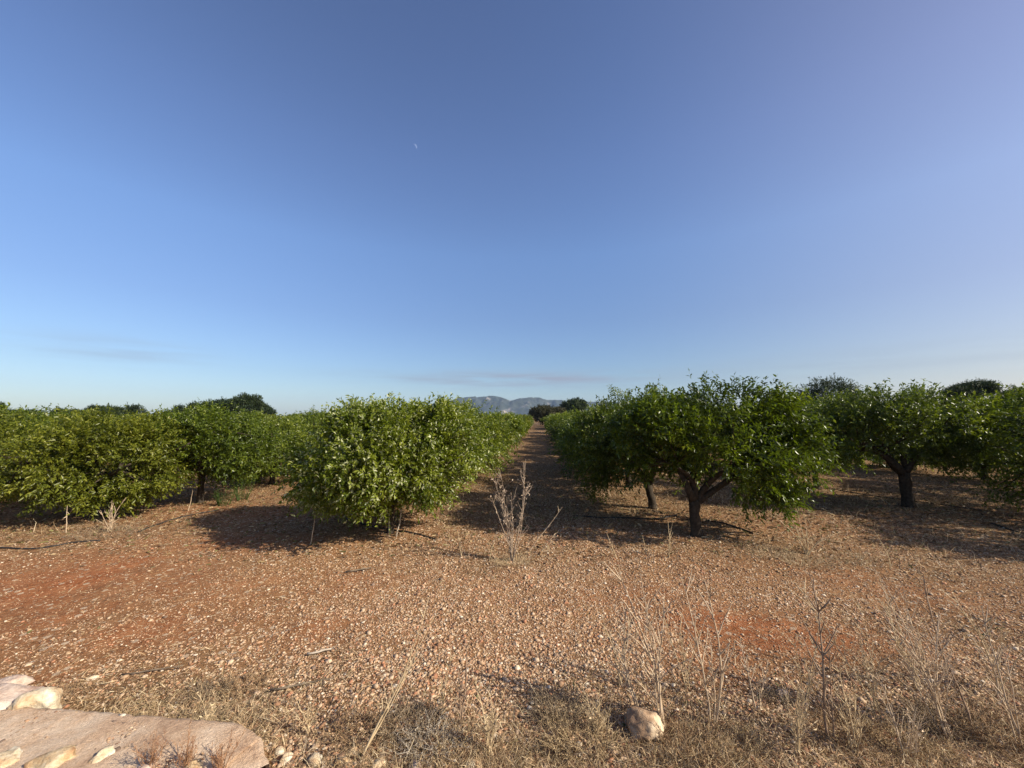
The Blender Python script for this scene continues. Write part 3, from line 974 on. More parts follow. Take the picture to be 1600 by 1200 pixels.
for j, (px, py, sx, mt, lab) in enumerate([(390, 1181, .085, 'rock_pink', 'pinkish block leaning against the broken end of the coping'), (446, 1190, .040, 'rock_cream', 'whitish lump at the bottom edge just right of the pinkish block'),
                                           (492, 1196, .050, 'rock_cream', 'pale broken stone at the bottom edge, second right of the pinkish block'), (535, 1199, .045, 'rock_ochre', 'ochre broken stone at the bottom edge below the long leaning stalk'),
                                           (590, 1202, .050, 'rock_cream', 'pale rough stone at the bottom edge, right of the long leaning stalk'), (650, 1203, .045, 'rock_pink', 'pinkish rough stone at the bottom edge under the ashy scrub'), (735, 1204, .035, 'rock_cream', 'small yellowish stone at the bottom edge in the centre')]):
    rock(px, py, sx, sx * .75, sx * .55, 90 + j, M[mt], lab, lift=.45, rz=j * 1.1, sub=3, cuts=9, rough=.3)

# ------------------------------------------------------------------ gravel
rs = np.random.RandomState(7)
t_ = (1 + math.sqrt(5)) / 2
ICO_V = unit(np.array([(-1, t_, 0), (1, t_, 0), (-1, -t_, 0), (1, -t_, 0), (0, -1, t_), (0, 1, t_), (0, -1, -t_), (0, 1, -t_), (t_, 0, -1), (t_, 0, 1), (-t_, 0, -1), (-t_, 0, 1)], float))
ICO_F = np.array([(0, 11, 5), (0, 5, 1), (0, 1, 7), (0, 7, 10), (0, 10, 11), (1, 5, 9), (5, 11, 4), (11, 10, 2), (10, 7, 6), (7, 1, 8), (3, 9, 4), (3, 4, 2), (3, 2, 6), (3, 6, 8), (3, 8, 9), (4, 9, 5), (2, 4, 11), (6, 2, 10), (8, 6, 7), (9, 8, 1)])


def scatter(n, y0, y1, power, seed, fn):
    """n points over the ground the lens can see, thinning with distance, kept with probability fn"""
    r = np.random.RandomState(seed)
    u = r.rand(n)
    a = 1 - power if power != 1 else 1e-3
    y = (y0 ** a + u * (y1 ** a - y0 ** a)) ** (1 / a)
    x = r.uniform(-1, 1, n) * (1.42 * y + .4)
    k = r.rand(n) < fn(x, y)
    return x[k], y[k], r


def wall_free(x, y):
    ex = np.array([e.x for e in edge]); ey = np.array([e.y for e in edge])
    return y > np.interp(x, ex, ey, left=ey[0], right=0) + .03


def keep_peb(x, y):
    r, l = red_mask(x, y), litter_shade_mask(x, y)
    c = np.exp(-(((x - .3) / 3.0) ** 2)) * .6 - .28 * np.clip((-x - 1.6) / 1.2, 0, 1)
    f = (.50 + c + .9 * (fbm(x, y, .9, 55) - .45)) * (1 - .68 * r) * (1 - .35 * l)
    return np.clip(f, .07, 1) * wall_free(x, y)


OCT_V = np.array([(1, 0, 0), (-1, 0, 0), (0, 1, 0), (0, -1, 0), (0, 0, 1), (0, 0, -.6)], float)
OCT_F = np.array([(0, 2, 4), (2, 1, 4), (1, 3, 4), (3, 0, 4), (2, 0, 5), (1, 2, 5), (3, 1, 5), (0, 3, 5)])
PAL = np.array([(.50, .33, .19), (.43, .26, .145), (.60, .44, .285), (.30, .165, .09), (.74, .62, .45), (.44, .215, .115), (.23, .16, .11), (.53, .38, .24)])
Vs, Fs, Cs, off = [], [], [], 0
for (cnt_, ya, yb, pw, seed_, BV, BF, s0) in ((190000, 2.0, 5.0, 1.2, 21, ICO_V, ICO_F, .0058), (150000, 5.0, 13.0, 1.3, 22, OCT_V, OCT_F, .0078)):
    x, y, r = scatter(cnt_, ya, yb, pw, seed_, keep_peb)
    n, nvp, nfp = len(x), len(BV), len(BF)
    grow = np.where(r.rand(n) < .02, 2.0, 1.0) * (1 - .25 * red_mask(x, y))
    sz = np.clip(s0 * np.exp(r.randn(n) * .40) * grow, .0028, .024)
    ax = np.stack([sz * r.uniform(.9, 1.6, n), sz * r.uniform(.8, 1.2, n), sz * r.uniform(.45, .8, n)], 1)
    th, tl = r.uniform(0, 2 * np.pi, n), r.uniform(-.5, .5, n)
    P = BV[None] * (1 + r.uniform(-.24, .24, (n, nvp, 1))) * ax[:, None, :]
    X_, Y_, Z_ = P[..., 0], P[..., 1], P[..., 2]
    Y2, Z2 = Y_ * np.cos(tl)[:, None] - Z_ * np.sin(tl)[:, None], Y_ * np.sin(tl)[:, None] + Z_ * np.cos(tl)[:, None]
    X3, Y3 = X_ * np.cos(th)[:, None] - Y2 * np.sin(th)[:, None], X_ * np.sin(th)[:, None] + Y2 * np.cos(th)[:, None]
    zz = height(x, y) + ax[:, 2] * r.uniform(-.1, .55, n)
    Vs.append(np.stack([X3 + x[:, None], Y3 + y[:, None], Z2 + zz[:, None]], -1).reshape(-1, 3))
    Fs.append((BF[None] + (np.arange(n) * nvp)[:, None, None]).reshape(-1, 3) + off)
    off += n * nvp
    c_ = PAL[r.choice(len(PAL), n, p=[.24, .20, .15, .12, .05, .10, .05, .09])] * r.uniform(.8, 1.12, (n, 1))
    Cs.append(np.repeat(c_, nfp, 0))
# crumbs and grit lying on the coping
r = np.random.RandomState(77)
ex_ = np.array([e.x for e in edge]); ey_ = np.array([e.y for e in edge])
n = 5200
x = r.uniform(ex_[1], ex_[-3], n)
y = np.interp(x, ex_, ey_) - .03 - np.abs(r.randn(n)) * .22
k_ = fbm(x, y, 5.0, 41) > .46
x, y = x[k_], y[k_]
n = len(x)
sz = .0034 * np.exp(r.randn(n) * .5)
P = ICO_V[None] * (1 + r.uniform(-.25, .25, (n, 12, 1))) * (sz[:, None] * np.stack([r.uniform(.9, 1.6, n), np.ones(n), r.uniform(.5, .8, n)], 1))[:, None, :]
zz = np.full(n, .139) - .02 * np.clip(np.interp(x, ex_, ey_) - y, 0, 1)
Vs.append(np.stack([P[..., 0] + x[:, None], P[..., 1] + y[:, None], P[..., 2] + zz[:, None]], -1).reshape(-1, 3))
Fs.append((ICO_F[None] + (np.arange(n) * 12)[:, None, None]).reshape(-1, 3) + off)
Cs.append(np.repeat(PAL[r.choice(len(PAL), n)] * r.uniform(.6, 1.1, (n, 1)), 20, 0))
gravel = link_mesh('gravel', np_mesh('gravel', np.concatenate(Vs), np.concatenate(Fs), {'col': np.concatenate(Cs)}), M['pebble'])
tag(gravel, kind='stuff')

# ------------------------------------------------------------------ dry grass, straw litter, fallen leaves
def blades(name, x, y, r, length, width, upright, pal, probs, bend=.5, z_off=0.0, kind='stuff'):
    n = len(x)
    L = length * np.exp(r.randn(n) * .4)
    W = width * r.uniform(.6, 1.3, n)
    a = r.uniform(0, 2 * np.pi, n)
    e = np.clip(upright + r.randn(n) * .35, 0.02, 1.5)
    d = np.stack([np.cos(a) * np.cos(e), np.sin(a) * np.cos(e), np.sin(e)], 1)
    p0 = np.stack([x, y, height(x, y) + z_off + .002], 1)
    s = unit(np.cross(d, r.randn(n, 3)))
    p1 = p0 + d * (L * .55)[:, None]
    d2 = unit(d + np.stack([r.randn(n) * .4, r.randn(n) * .4, -np.abs(r.randn(n)) * bend], 1))
    p2 = p1 + d2 * (L * .45)[:, None]
    p2[:, 2] = np.maximum(p2[:, 2], p0[:, 2])
    V = np.stack([p0 - s * (W * .5)[:, None], p0 + s * (W * .5)[:, None], p1 - s * (W * .45)[:, None], p1 + s * (W * .45)[:, None], p2], 1).reshape(-1, 3)
    b = np.arange(n)[:, None] * 5
    F3 = np.concatenate([b + np.array([0, 1, 3]), b + np.array([0, 3, 2]), b + np.array([2, 3, 4])], 1).reshape(-1, 3)
    pal = np.array(pal)
    c_ = pal[r.choice(len(pal), n, p=probs)] * r.uniform(.7, 1.15, (n, 1))
    o = link_mesh(name, np_mesh(name, V, F3, {'col': np.repeat(c_, 3, 0)}), M['blade'])
    tag(o, kind=kind)
    return o


STRAW = [(.62, .46, .26), (.50, .35, .19), (.74, .60, .38), (.32, .21, .12), (.46, .36, .19)]
front = lambda x, y: np.clip((2.95 + .25 * np.sin(x * 2.1) - y) * 2.2, 0, 1)
kf = lambda x, y: np.clip(front(x, y) * (.28 + 1.5 * np.clip(fbm(x, y, 1.8, 91) - .38, 0, 1) * 2.2) * np.where(x < -1.1, .45, 1), 0, 1) * wall_free(x, y)
x, y, r = scatter(150000, 1.9, 3.4, 1.1, 31, kf)
blades('dry_grass', x, y, r, .072, .0028, .62, STRAW, [.3, .27, .13, .2, .1], bend=.9)
x, y, r = scatter(150000, 1.9, 12.0, 1.25, 33, lambda x, y: np.clip(litter_shade_mask(x, y) * 1.0 + .12, 0, .9) * wall_free(x, y))
blades('straw_litter', x, y, r, .050, .0040, .12, STRAW + [(.16, .10, .06)], [.25, .22, .13, .15, .07, .18])
x, y, r = scatter(60000, 4.2, 11.0, 1.0, 35, lambda x, y: np.clip(litter_shade_mask(x, y) - .35, 0, 1) * 1.3 * np.clip(fbm(x, y, 1.6, 97) * 2.2 - .7, 0, 1))
blades('dry_grass', x, y, r, .12, .005, .9, STRAW, [.3, .25, .2, .15, .1])
x, y, r = scatter(36000, 4.8, 16.0, .8, 37, lambda x, y: np.clip((y - 5.2) / 3, 0, 1) * .9)
blades('fallen_leaves', x, y, r, .055, .024, .12, [(.26, .16, .075), (.38, .27, .13), (.16, .095, .05), (.20, .18, .065), (.50, .37, .20)], [.3, .2, .25, .17, .08], z_off=.006)
x, y, r = scatter(2600, 2.1, 9.0, 1.2, 39, lambda x, y: np.clip(fbm(x, y, 1.1, 63) * 3 - 1.45, 0, 1) * wall_free(x, y))
blades('low_weeds', x, y, r, .035, .010, .6, [(.08, .10, .035), (.12, .15, .05), (.17, .17, .07)], [.4, .35, .25])

# ------------------------------------------------------------------ dry weeds, shrubs, sticks, hoses
def bend_path(p, d, L, rs, n=6, wob=.12, grav=.0):
    pts = [Vector(p)]
    d = Vector(d).normalized()
    for i in range(n):
        d = (d + Vector((rs.uniform(-1, 1), rs.uniform(-1, 1), rs.uniform(-.6, .6) - grav)) * wob).normalized()
        pts.append(pts[-1] + d * L / n)
    return pts


def weed(name, base, H, label, mat, seed, stems=5, spread=.25, lean=(0, 0), r=.0035, side=5, husks=10, group='dead weeds standing in the foreground', sidelen=.42, grav=0., cat='weed', husk_l=.022):
    rs = random.Random(seed)
    root = empty(name, (base.x, base.y, hz(base.x, base.y)))
    tag(root, label, cat, group)
    mb, hb = MB(), MB()
    for s in range(stems):
        a = rs.uniform(0, 6.28)
        k = rs.uniform(.2, 1) * spread
        d = Vector((math.cos(a) * k + lean[0], math.sin(a) * k * .8 + lean[1], 1))
        L = H * (1.0 if s == 0 else rs.uniform(.45, .97)) * d.length ** .0
        pts = bend_path((rs.uniform(-.02, .02), rs.uniform(-.02, .02), -.01), d, L, rs, 8, .13, grav)
        r0 = 1.2 * r * (1.25 if s == 0 else rs.uniform(.6, 1))
        mb.tube(pts, [r0 * (1 - .7 * i / 8) for i in range(9)], 5, cap=False)
        tips = [pts[-1]]
        for q in range(side):
            i = rs.randrange(2, 8)
            p_ = pts[i]
            dd = (pts[i] - pts[i - 1]).normalized()
            a = rs.uniform(0, 6.28)
            d2 = dd * .8 + Vector((math.cos(a), math.sin(a), .25)) * .65
            sp = bend_path(p_, d2, H * sidelen * rs.uniform(.35, 1) * (1 - i / 12), rs, 4, .16, grav)
            mb.tube(sp, [r0 * .6, r0 * .52, r0 * .44, r0 * .36, r0 * .28], 4, cap=False)
            tips += [sp[-1], sp[2]]
        for q in range(husks):
            p_ = rs.choice(pts[1:7] + tips)
            d3 = Vector((rs.uniform(-1, 1), rs.uniform(-1, 1), rs.uniform(-.9, .7))).normalized()
            s3 = d3.cross(Vector((rs.random(), rs.random(), rs.random()))).normalized()
            hb.leaf(p_, d3, s3, husk_l * rs.uniform(.6, 1.6), husk_l * .45, rs.uniform(-.3, .3))
    link_mesh('stem', mb.mesh('stem'), mat, root)
    if hb.v:
        link_mesh('dead_leaves', hb.mesh('dead_leaves', False), mat, root)
    return root


weed('dead_thistle', at(800, 880), 1.42, 'tall grey leafless weed with many upright stems standing in the middle before the aisle', M['thistle'], 1, stems=10, spread=.24, r=.0058, side=8, husks=34, sidelen=.30, husk_l=.035)
weed('dry_weed', at(842, 868), .42, 'pale dead stalk beside the tall grey weed, bending over to the right', M['grey_stem'], 61, stems=2, spread=.3, lean=(.8, 0), r=.005, side=5, husks=6, grav=.9)
weed('dry_weed', at(826, 862), .80, 'long thin stalk leaning right from behind the tall grey weed', M['grey_stem'], 62, stems=1, spread=.05, lean=(.75, .2), r=.005, side=3, husks=4, sidelen=.35)
weed('dry_weed', at(720, 872), .38, 'short straw stalk on the shade edge, left of the tall grey weed', M['straw'], 63, stems=2, spread=.25, r=.0045, side=2, husks=2)
weed('dry_weed', at(765, 880), .40, 'short straw stalk leaning right toward the foot of the tall grey weed', M['straw'], 64, stems=2, spread=.15, lean=(.35, 0), r=.0045, side=2, husks=2)
weed('dry_weed', at(488, 850), .42, 'single pale upright stalk on bare ground in front of the round tree, at its left', M['grey_stem'], 2, stems=1, spread=.05, r=.007, side=2, husks=3, sidelen=.15)
weed('dry_weed', at(172, 832), .60, 'clump of pale branching dead stems in front of the broad yellowish tree', M['grey_stem'], 3, stems=6, spread=.35, r=.0065, side=4, husks=6)
weed('dry_weed', at(105, 834), .46, 'pale upright stalk with a leaf at its top before the broad yellowish tree', M['grey_stem'], 4, stems=1, spread=.08, r=.0055, side=1, husks=3, husk_l=.045, sidelen=.15)
weed('dry_weed', at(292, 800), .45, 'pale leaning stick next to the thin trunk of the smaller left tree', M['grey_stem'], 5, stems=1, spread=.15, r=.0055, side=0, husks=1, lean=(.12, 0))
weed('dry_weed', at(1045, 872), .52, 'branched straw weed with seed heads in front of the thick forked trunk', M['straw'], 6, stems=3, spread=.25, lean=(.1, 0), r=.005, side=4, husks=8)
weed('dry_weed', at(962, 872), .40, 'small weed with a pinkish seed head, left of the branched straw weed', M['straw'], 7, stems=2, spread=.3, lean=(-.3, 0), r=.005, side=2, husks=8)
weed('dry_weed', at(1012, 868), .26, 'low forked straw weed between the pinkish seed head one and the branched one', M['straw'], 8, stems=3, spread=.4, r=.004, side=3, husks=5)
weed('dry_weed', at(1262, 866), .75, 'thin curling straw stalks arching over the dry grass under the low sweeping branches', M['straw'], 9, stems=11, spread=.55, r=.006, side=3, husks=2, grav=.8, lean=(.1, 0))
weed('dry_weed', at(1390, 885), .50, 'thin straw stalk on the bare ground below the umbrella shaped tree', M['straw'], 10, stems=2, spread=.2, r=.004, side=2, husks=2)
# foreground
weed('dry_weed', at(1038, 1150), 1.02, 'tallest grey brown weed in the foreground, right behind the rounded boulder', M['grey_stem'], 21, stems=4, spread=.16, lean=(-.05, .05), r=.0058, side=10, husks=14)
weed('dry_weed', at(1002, 1120), .74, 'thin weed leaning left just behind the rounded boulder', M['grey_stem'], 22, stems=2, spread=.1, lean=(-.22, .05), r=.0048, side=9, husks=7)
weed('dry_weed', at(1112, 1140), .92, 'forked grey weed with two wavy tops, second to the right of the boulder', M['grey_stem'], 23, stems=3, spread=.16, lean=(.04, .05), r=.0055, side=9, husks=14)
weed('dry_weed', at(1302, 1170), .98, 'dark upright weed with a candelabra top in the lower right', M['brown_stem'], 24, stems=2, spread=.05, r=.0055, side=14, husks=8, sidelen=.35)
weed('dry_weed', at(1482, 1160), 1.0, 'bunch of slender straw stems fanning out to the left in the lower right', M['grey_stem'], 25, stems=9, spread=.16, lean=(-.22, .12), r=.0042, side=9, husks=3)
weed('dry_weed', at(1525, 1150), .90, 'single thin dark stalk standing near the right edge', M['brown_stem'], 26, stems=1, spread=.04, r=.0048, side=10, husks=3, sidelen=.4)
weed('dry_weed', at(1590, 1175), .8, 'wispy weed cut by the right edge of the picture', M['grey_stem'], 27, stems=3, spread=.3, r=.0042, side=9, husks=3)
weed('dry_weed', at(1335, 1185), .55, 'short dense straw coloured weed at the bottom, right of the dark upright one', M['straw'], 28, stems=7, spread=.3, r=.0034, side=9, husks=4)
weed('dry_weed', at(1245, 1190), .5, 'low wiry straw weed at the bottom, left of the dark upright one', M['straw'], 29, stems=7, spread=.4, r=.0034, side=9, husks=4)
weed('dry_weed', at(1420, 1190), .45, 'low wiry grey weed at the bottom, left of the leaning bunch of stems', M['grey_stem'], 30, stems=7, spread=.4, r=.0034, side=9, husks=4)
weed('dry_weed', at(562, 1196), .95, 'long straw stalk forking low and leaning far to the right at the bottom', M['straw'], 31, stems=3, spread=.05, lean=(.55, .55), r=.0045, side=7, husks=1, sidelen=.2)
weed('dry_weed', at(722, 1140), .48, 'thin upright reddish weed in the bottom centre, right of the long straw stalk', M['brown_stem'], 32, stems=3, spread=.2, r=.0042, side=9, husks=3)
weed('dry_weed', at(762, 1180), .42, 'low feathery weed at the bottom edge, right of the ashy scrub', M['straw'], 33, stems=5, spread=.3, r=.0034, side=9, husks=4)
weed('dry_weed', at(480, 1150), .30, 'small curled straw weed at the end of the coping', M['straw'], 34, stems=5, spread=.5, r=.0022, side=8, husks=3, grav=.3)
weed('dry_weed', at(325, 1150), .30, 'yellowish tufted weed leaning over the coping', M['straw'], 35, stems=9, spread=.5, r=.002, side=8, husks=4)
weed('dry_weed', at(1372, 1120), .85, 'pale wispy weed with wide open fan, left of the slender bunch in the lower right', M['straw'], 40, stems=6, spread=.35, lean=(-.05, .1), r=.0034, side=9, husks=4, sidelen=.5)
weed('dry_weed', at(1440, 1085), .75, 'tan branching weed just behind the slender leaning bunch', M['straw'], 41, stems=5, spread=.3, lean=(-.1, .1), r=.0036, side=8, husks=4, sidelen=.5)
weed('dry_weed', at(1560, 1090), .7, 'tan wiry weed near the right edge, behind the single dark stalk', M['straw'], 42, stems=5, spread=.35, lean=(0, .1), r=.0036, side=8, husks=4, sidelen=.5)
weed('dry_weed', at(1262, 1105), .6, 'low branching tan weed on the red soil behind the dark upright weed', M['straw'], 43, stems=4, spread=.35, r=.0034, side=7, husks=4, sidelen=.5)
weed('dry_weed', at(968, 1075), .55, 'thin spreading tan weed behind and left of the boulder', M['straw'], 44, stems=4, spread=.35, lean=(.1, .1), r=.0032, side=8, husks=4, sidelen=.5)
weed('dry_weed', at(1075, 1085), .6, 'thin spreading tan weed between the tallest and the forked grey weeds', M['straw'], 45, stems=4, spread=.3, r=.0032, side=8, husks=4, sidelen=.5)
weed('dry_weed', at(690, 1120), .4, 'wispy tan weed behind the dark tangled scrub, right of the long stalk', M['straw'], 46, stems=4, spread=.3, r=.003, side=7, husks=3, sidelen=.5)
weed('dry_weed', at(1180, 1120), .42, 'short grey weed between the forked weed and the dark upright one', M['grey_stem'], 36, stems=3, spread=.3, r=.0042, side=9, husks=5)
weed('dry_weed', at(935, 1150), .32, 'low tangled straw weed just left of the boulder', M['straw'], 37, stems=7, spread=.6, r=.0022, side=8, husks=4)


def scrub(px, py, label, mat, seed, rad=.16, H=.16, n=150, curl=.3, leafy=6):
    b = at(px, py)
    rs = random.Random(seed)
    root = empty('dry_scrub', (b.x, b.y, hz(b.x, b.y)))
    tag(root, label, 'shrub', 'low scrub clumps in the foreground')
    mb, hb = MB(), MB()
    for i in range(n):
        a = rs.uniform(0, 6.28)
        k = rad * math.sqrt(rs.random())
        p_ = (math.cos(a) * k, math.sin(a) * k * .7, -.01)
        d = Vector((math.cos(a) * .6 + rs.uniform(-.6, .6), math.sin(a) * .5 + rs.uniform(-.6, .6), rs.uniform(.3, 1)))
        pts = bend_path(p_, d, H * rs.uniform(.5, 1.3), rs, 4, .35, curl)
        mb.tube(pts, [.0018, .0016, .0013, .0011, .0008], 3, cap=False)
        for q in range(leafy):
            d3 = Vector((rs.uniform(-1, 1), rs.uniform(-1, 1), rs.uniform(-.3, 1))).normalized()
            s3 = d3.cross(Vector((rs.random(), rs.random(), rs.random()))).normalized()
            hb.leaf(rs.choice(pts[1:]), d3, s3, rs.uniform(.008, .02), .005, .1)
    link_mesh('twigs', mb.mesh('twigs'), mat, root)
    link_mesh('dead_leaves', hb.mesh('dead_leaves', False), mat, root)
    return root


M['scrub_grey'] = simple_mat('scrub_grey_brown', (0.15, 0.11, 0.07), (0.38, 0.29, 0.18), 12, .9, 0)
M['scrub_brown'] = simple_mat('scrub_red_brown', (0.18, 0.11, 0.06), (0.42, 0.28, 0.15), 12, .9, 0)
M['scrub_ash'] = simple_mat('scrub_ash', (0.22, 0.18, 0.13), (0.56, 0.49, 0.38), 12, .9, 0)
M['scrub_olive'] = simple_mat('scrub_olive', (0.26, 0.185, 0.095), (0.52, 0.39, 0.22), 12, .9, 0)
scrub(330, 1078, 'dark little scrub on the gravel above the coping', M['scrub_grey'], 1, .10, .10, 110)
scrub(385, 1068, 'red brown brushy scrub right of the dark little one', M['scrub_brown'], 2, .13, .11, 150)
scrub(640, 1138, 'dark tangled scrub at the foot of the long leaning straw stalk', M['scrub_grey'], 3, .16, .14, 240)
scrub(668, 1172, 'ashy white lichen covered scrub at the bottom, left of centre', M['scrub_ash'], 4, .13, .14, 200)
scrub(560, 1150, 'brown scrub just left of the long leaning straw stalk', M['scrub_brown'], 5, .16, .11, 200)
scrub(870, 1120, 'dark grey scrub between the centre and the boulder', M['scrub_grey'], 6, .15, .13, 240)
scrub(905, 1165, 'olive brown mound of scrub at the bottom, left of the boulder', M['scrub_olive'], 7, .19, .15, 300)
scrub(1070, 1180, 'pale brown scrub at the bottom, right of the boulder', M['scrub_brown'], 8, .17, .13, 260)
scrub(1150, 1175, 'olive scrub at the bottom below the forked weed', M['scrub_olive'], 9, .17, .12, 260)
scrub(1210, 1100, 'small dark scrub on the edge of the red soil patch', M['scrub_grey'], 10, .09, .08, 110)
scrub(1310, 1150, 'straw brown scrub round the foot of the dark upright weed', M['scrub_brown'], 11, .18, .12, 280)
scrub(1478, 1140, 'grey scrub with pale flecks under the fan of stems', M['scrub_grey'], 12, .18, .14, 280)
scrub(1560, 1160, 'brown scrub in the bottom right corner', M['scrub_brown'], 13, .2, .12, 280)
scrub(1400, 1165, 'olive straw scrub between the dark upright weed and the fan of stems', M['scrub_olive'], 14, .18, .10, 240)
scrub(200, 1118, 'brown matted scrub along the coping beside the cream rock', M['scrub_olive'], 15, .20, .06, 300)
scrub(110, 1085, 'low brown scrub behind the cream rock', M['scrub_brown'], 16, .14, .05, 170)
scrub(300, 1138, 'matted grey brown scrub against the middle of the coping', M['scrub_grey'], 17, .20, .06, 260)
scrub(1260, 880, 'brushy pale tangle of dead grass under the low sweeping branches', M['straw'], 18, .30, .16, 200, leafy=3)
scrub(1205, 868, 'flattened heap of pale dead grass left of the arching straw stalks', M['straw'], 21, .34, .10, 220, leafy=3)
scrub(1330, 872, 'low pale dead grass heap right of the arching straw stalks', M['straw'], 22, .30, .10, 180, leafy=3)
scrub(800, 884, 'dry brush heaped round the foot of the tall grey weed', M['straw'], 23, .22, .14, 170, leafy=3)
scrub(760, 892, 'low flat dry brush just left of the foot of the tall grey weed', M['scrub_brown'], 24, .26, .07, 150, leafy=3)
scrub(640, 800, 'low dry tangle at the right of the thin trunk of the round tree', M['scrub_olive'], 19, .25, .18, 120)
scrub(165, 838, 'grey dead brush along the hose below the broad yellowish tree', M['scrub_grey'], 20, .5, .16, 240)


# red brown herb growing along the coping
for j, (px, py, lab) in enumerate([(235, 1196, 'red brown seeding herb at the bottom edge in front of the coping, leftmost of three'), (290, 1200, 'red brown seeding herb at the bottom edge in front of the coping, middle of three'),
                                   (345, 1198, 'red brown seeding herb at the bottom edge in front of the coping, rightmost of three')]):
    q = at(px, py, .13)
    w = weed('seeding_herb', q, .22, lab, M['herb'], 70 + j, stems=22, spread=.6, r=.0018, side=5, husks=10, group='red brown herbs on the wall', sidelen=.35, cat='herb', husk_l=.009)
    w.location.z = .12

# green tufts at the far side of the clearing
for j, (px, py, H, lab) in enumerate([(378, 782, .75, 'feathery green weed below the right side of the smaller left tree'), (350, 790, .4, 'lower green weed left of the feathery one, by the smaller left tree')]):
    b = at(px, py)
    rs_ = random.Random(80 + j)
    root = empty('green_weed', (b.x, b.y, 0))
    tag(root, lab, 'weed', 'green weeds by the smaller left tree')
    mb = MB()
    for i in range(26):
        a = rs_.uniform(0, 6.28)
        d = Vector((math.cos(a) * .28, math.sin(a) * .28, 1))
        pts = bend_path((math.cos(a) * .1, math.sin(a) * .1, 0), d, H * rs_.uniform(.5, 1), rs_, 5, .1)
        mb.tube(pts, [.006, .005, .004, .003, .002, .001], 4, cap=False)
        for q in range(9):
            d3 = Vector((rs_.uniform(-1, 1), rs_.uniform(-1, 1), rs_.uniform(.1, 1))).normalized()
            mb.leaf(rs_.choice(pts[1:]), d3, d3.cross(Vector((rs_.random(), .3, rs_.random()))).normalized(), .07, .012, .05)
    link_mesh('stem', mb.mesh('stem'), M['green_weed'], root)

# sticks beside the trunks and on the ground
def stick(px, py, top, r, label, name='stick', mat='stake', z0=-.03, off=(0, 0)):
    b = at(px, py)
    mb = MB()
    rs_ = random.Random(px)
    e = Vector((top[0], top[1], top[2]))
    mb.tube([Vector((0, 0, z0)).lerp(e, t) + Vector((rs_.uniform(-1, 1), rs_.uniform(-1, 1), 0)) * r * .8 for t in (0, .25, .5, .75, 1)], [r, r * .95, r * .9, r * .8, r * .6], 7, bump=.3)
    o = link_mesh(name, mb.mesh(name), M[mat])
    o.location = (b.x, b.y, hz(b.x, b.y))
    tag(o, label, 'stick', 'sticks')
    return o


stick(619, 838, (.09, 0, .46), .012, 'pale stick leaning right beside the thin trunk of the round tree')
stick(609, 836, (-.02, 0, .40), .012, 'whitish upright stick against the thin trunk of the round tree')
stick(420, 1080, (.42, .12, .035), .008, 'dark branched stick lying on the gravel right of the brushy scrub', mat='twig', z0=.02)
stick(640, 978, (.035, -.01, .05), .007, 'short dark stub upright in the gravel near the centre', mat='twig')
stick(478, 1024, (.18, .06, .03), .009, 'grey stick lying on the gravel left of the long straw stalk', mat='stake', z0=.02)
stick(190, 1056, (.40, .08, .03), .005, 'thin dark twig lying on the red soil at the left', mat='twig', z0=.015)
stick(540, 895, (.30, .1, .03), .010, 'dark twig lying on the gravel below the shade of the round tree', mat='twig', z0=.02)


def hose(pix, label, r=.013):
    pts = [at(a, b) for a, b in pix]
    mb = MB()
    P_ = []
    for i in range(len(pts) - 1):
        for k in range(8):
            t = k / 8
            p0, p1, p2, p3 = pts[max(i - 1, 0)], pts[i], pts[i + 1], pts[min(i + 2, len(pts) - 1)]
            q = 0.5 * ((2 * p1) + (p2 - p0) * t + (2 * p0 - 5 * p1 + 4 * p2 - p3) * t * t + (3 * p1 - p0 - 3 * p2 + p3) * t ** 3)
            P_.append(Vector((q.x, q.y, hz(q.x, q.y) + r * .8)))
    mb.tube(P_, r, 8)
    o = link_mesh('irrigation_hose', mb.mesh('irrigation_hose'), M['hose'])
    tag(o, label, 'hose', 'black irrigation hoses')
    return o


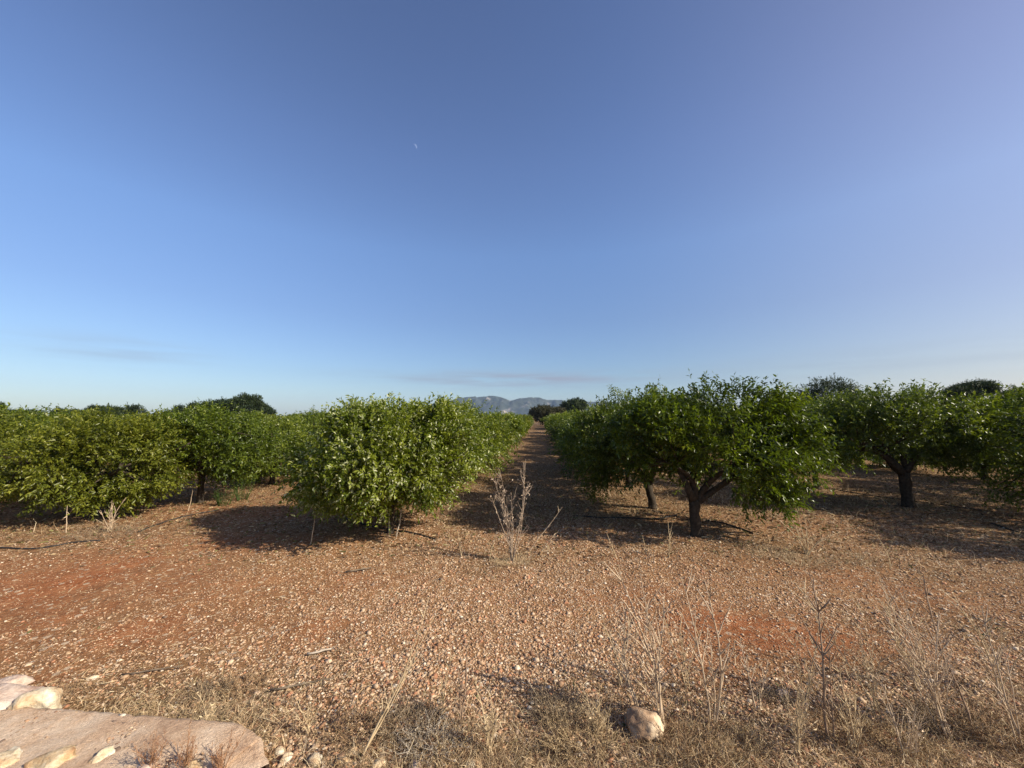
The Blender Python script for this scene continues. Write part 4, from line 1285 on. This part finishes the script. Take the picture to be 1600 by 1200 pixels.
hose([(-90, 856), (0, 858), (60, 859), (110, 852), (160, 848)], 'black irrigation hose lying across the left edge in front of the broad yellowish tree')
hose([(215, 834), (255, 818), (300, 806), (345, 798)], 'black irrigation hose running slanting up toward the smaller left tree')
hose([(535, 810), (580, 822), (625, 830), (655, 836), (684, 843)], 'black irrigation hose at the foot of the round glinting tree')
hose([(900, 806), (960, 810), (1020, 812), (1060, 806)], 'black irrigation hose in the shade left of the thick forked trunk')
hose([(1104, 814), (1140, 822), (1180, 838)], 'black irrigation hose slanting down right of the thick forked trunk')
hose([(1262, 760), (1300, 764), (1340, 772), (1405, 782), (1470, 790), (1540, 800)], 'black irrigation hose running past the stout bare trunk on the right')
hose([(1545, 818), (1580, 828), (1640, 845)], 'black irrigation hose near the right edge in the shade')

# ------------------------------------------------------------------ the day moon, outside the haze
MD = 9000.0
u, v = (648 - 800) / F_PX, (600 - 229) / F_PX
md = Vector((u, ct - v * st, st + v * ct))
mp = Vector((0, 0, CAM_H)) + md * (MD / md.length)
right = md.normalized().cross(Vector((0, 0, 1))).normalized()
upv = right.cross(md.normalized())
rr = 3.1 / F_PX * MD * .95
Vm, Fm = [], []
nseg = 20
ang0 = R(32)
for i in range(nseg + 1):
    a = -math.pi / 2 + math.pi * i / nseg
    for s, k in ((1, 0), (.45, 0), (1, 1), (.45, 1)):
        lx, ly = math.cos(a) * s, math.sin(a)
        xx, yy = lx * math.cos(ang0) - ly * math.sin(ang0), lx * math.sin(ang0) + ly * math.cos(ang0)
        q = right * xx * rr + upv * yy * rr + md.normalized() * k * rr * .5
        Vm.append(q[:])
for i in range(nseg):
    b = i * 4
    for a_, b_ in ((0, 1), (1, 3), (3, 2), (2, 0)):
        Fm.append((b + a_, b + 4 + a_, b + 4 + b_, b + b_))
mm = bpy.data.meshes.new('moon')
mm.from_pydata(Vm, [], Fm)
moon = link_mesh('moon', mm, M['moon'])
moon.location = mp
tag(moon, 'faint tiny crescent moon high in the blue sky, left of the centre', 'moon')
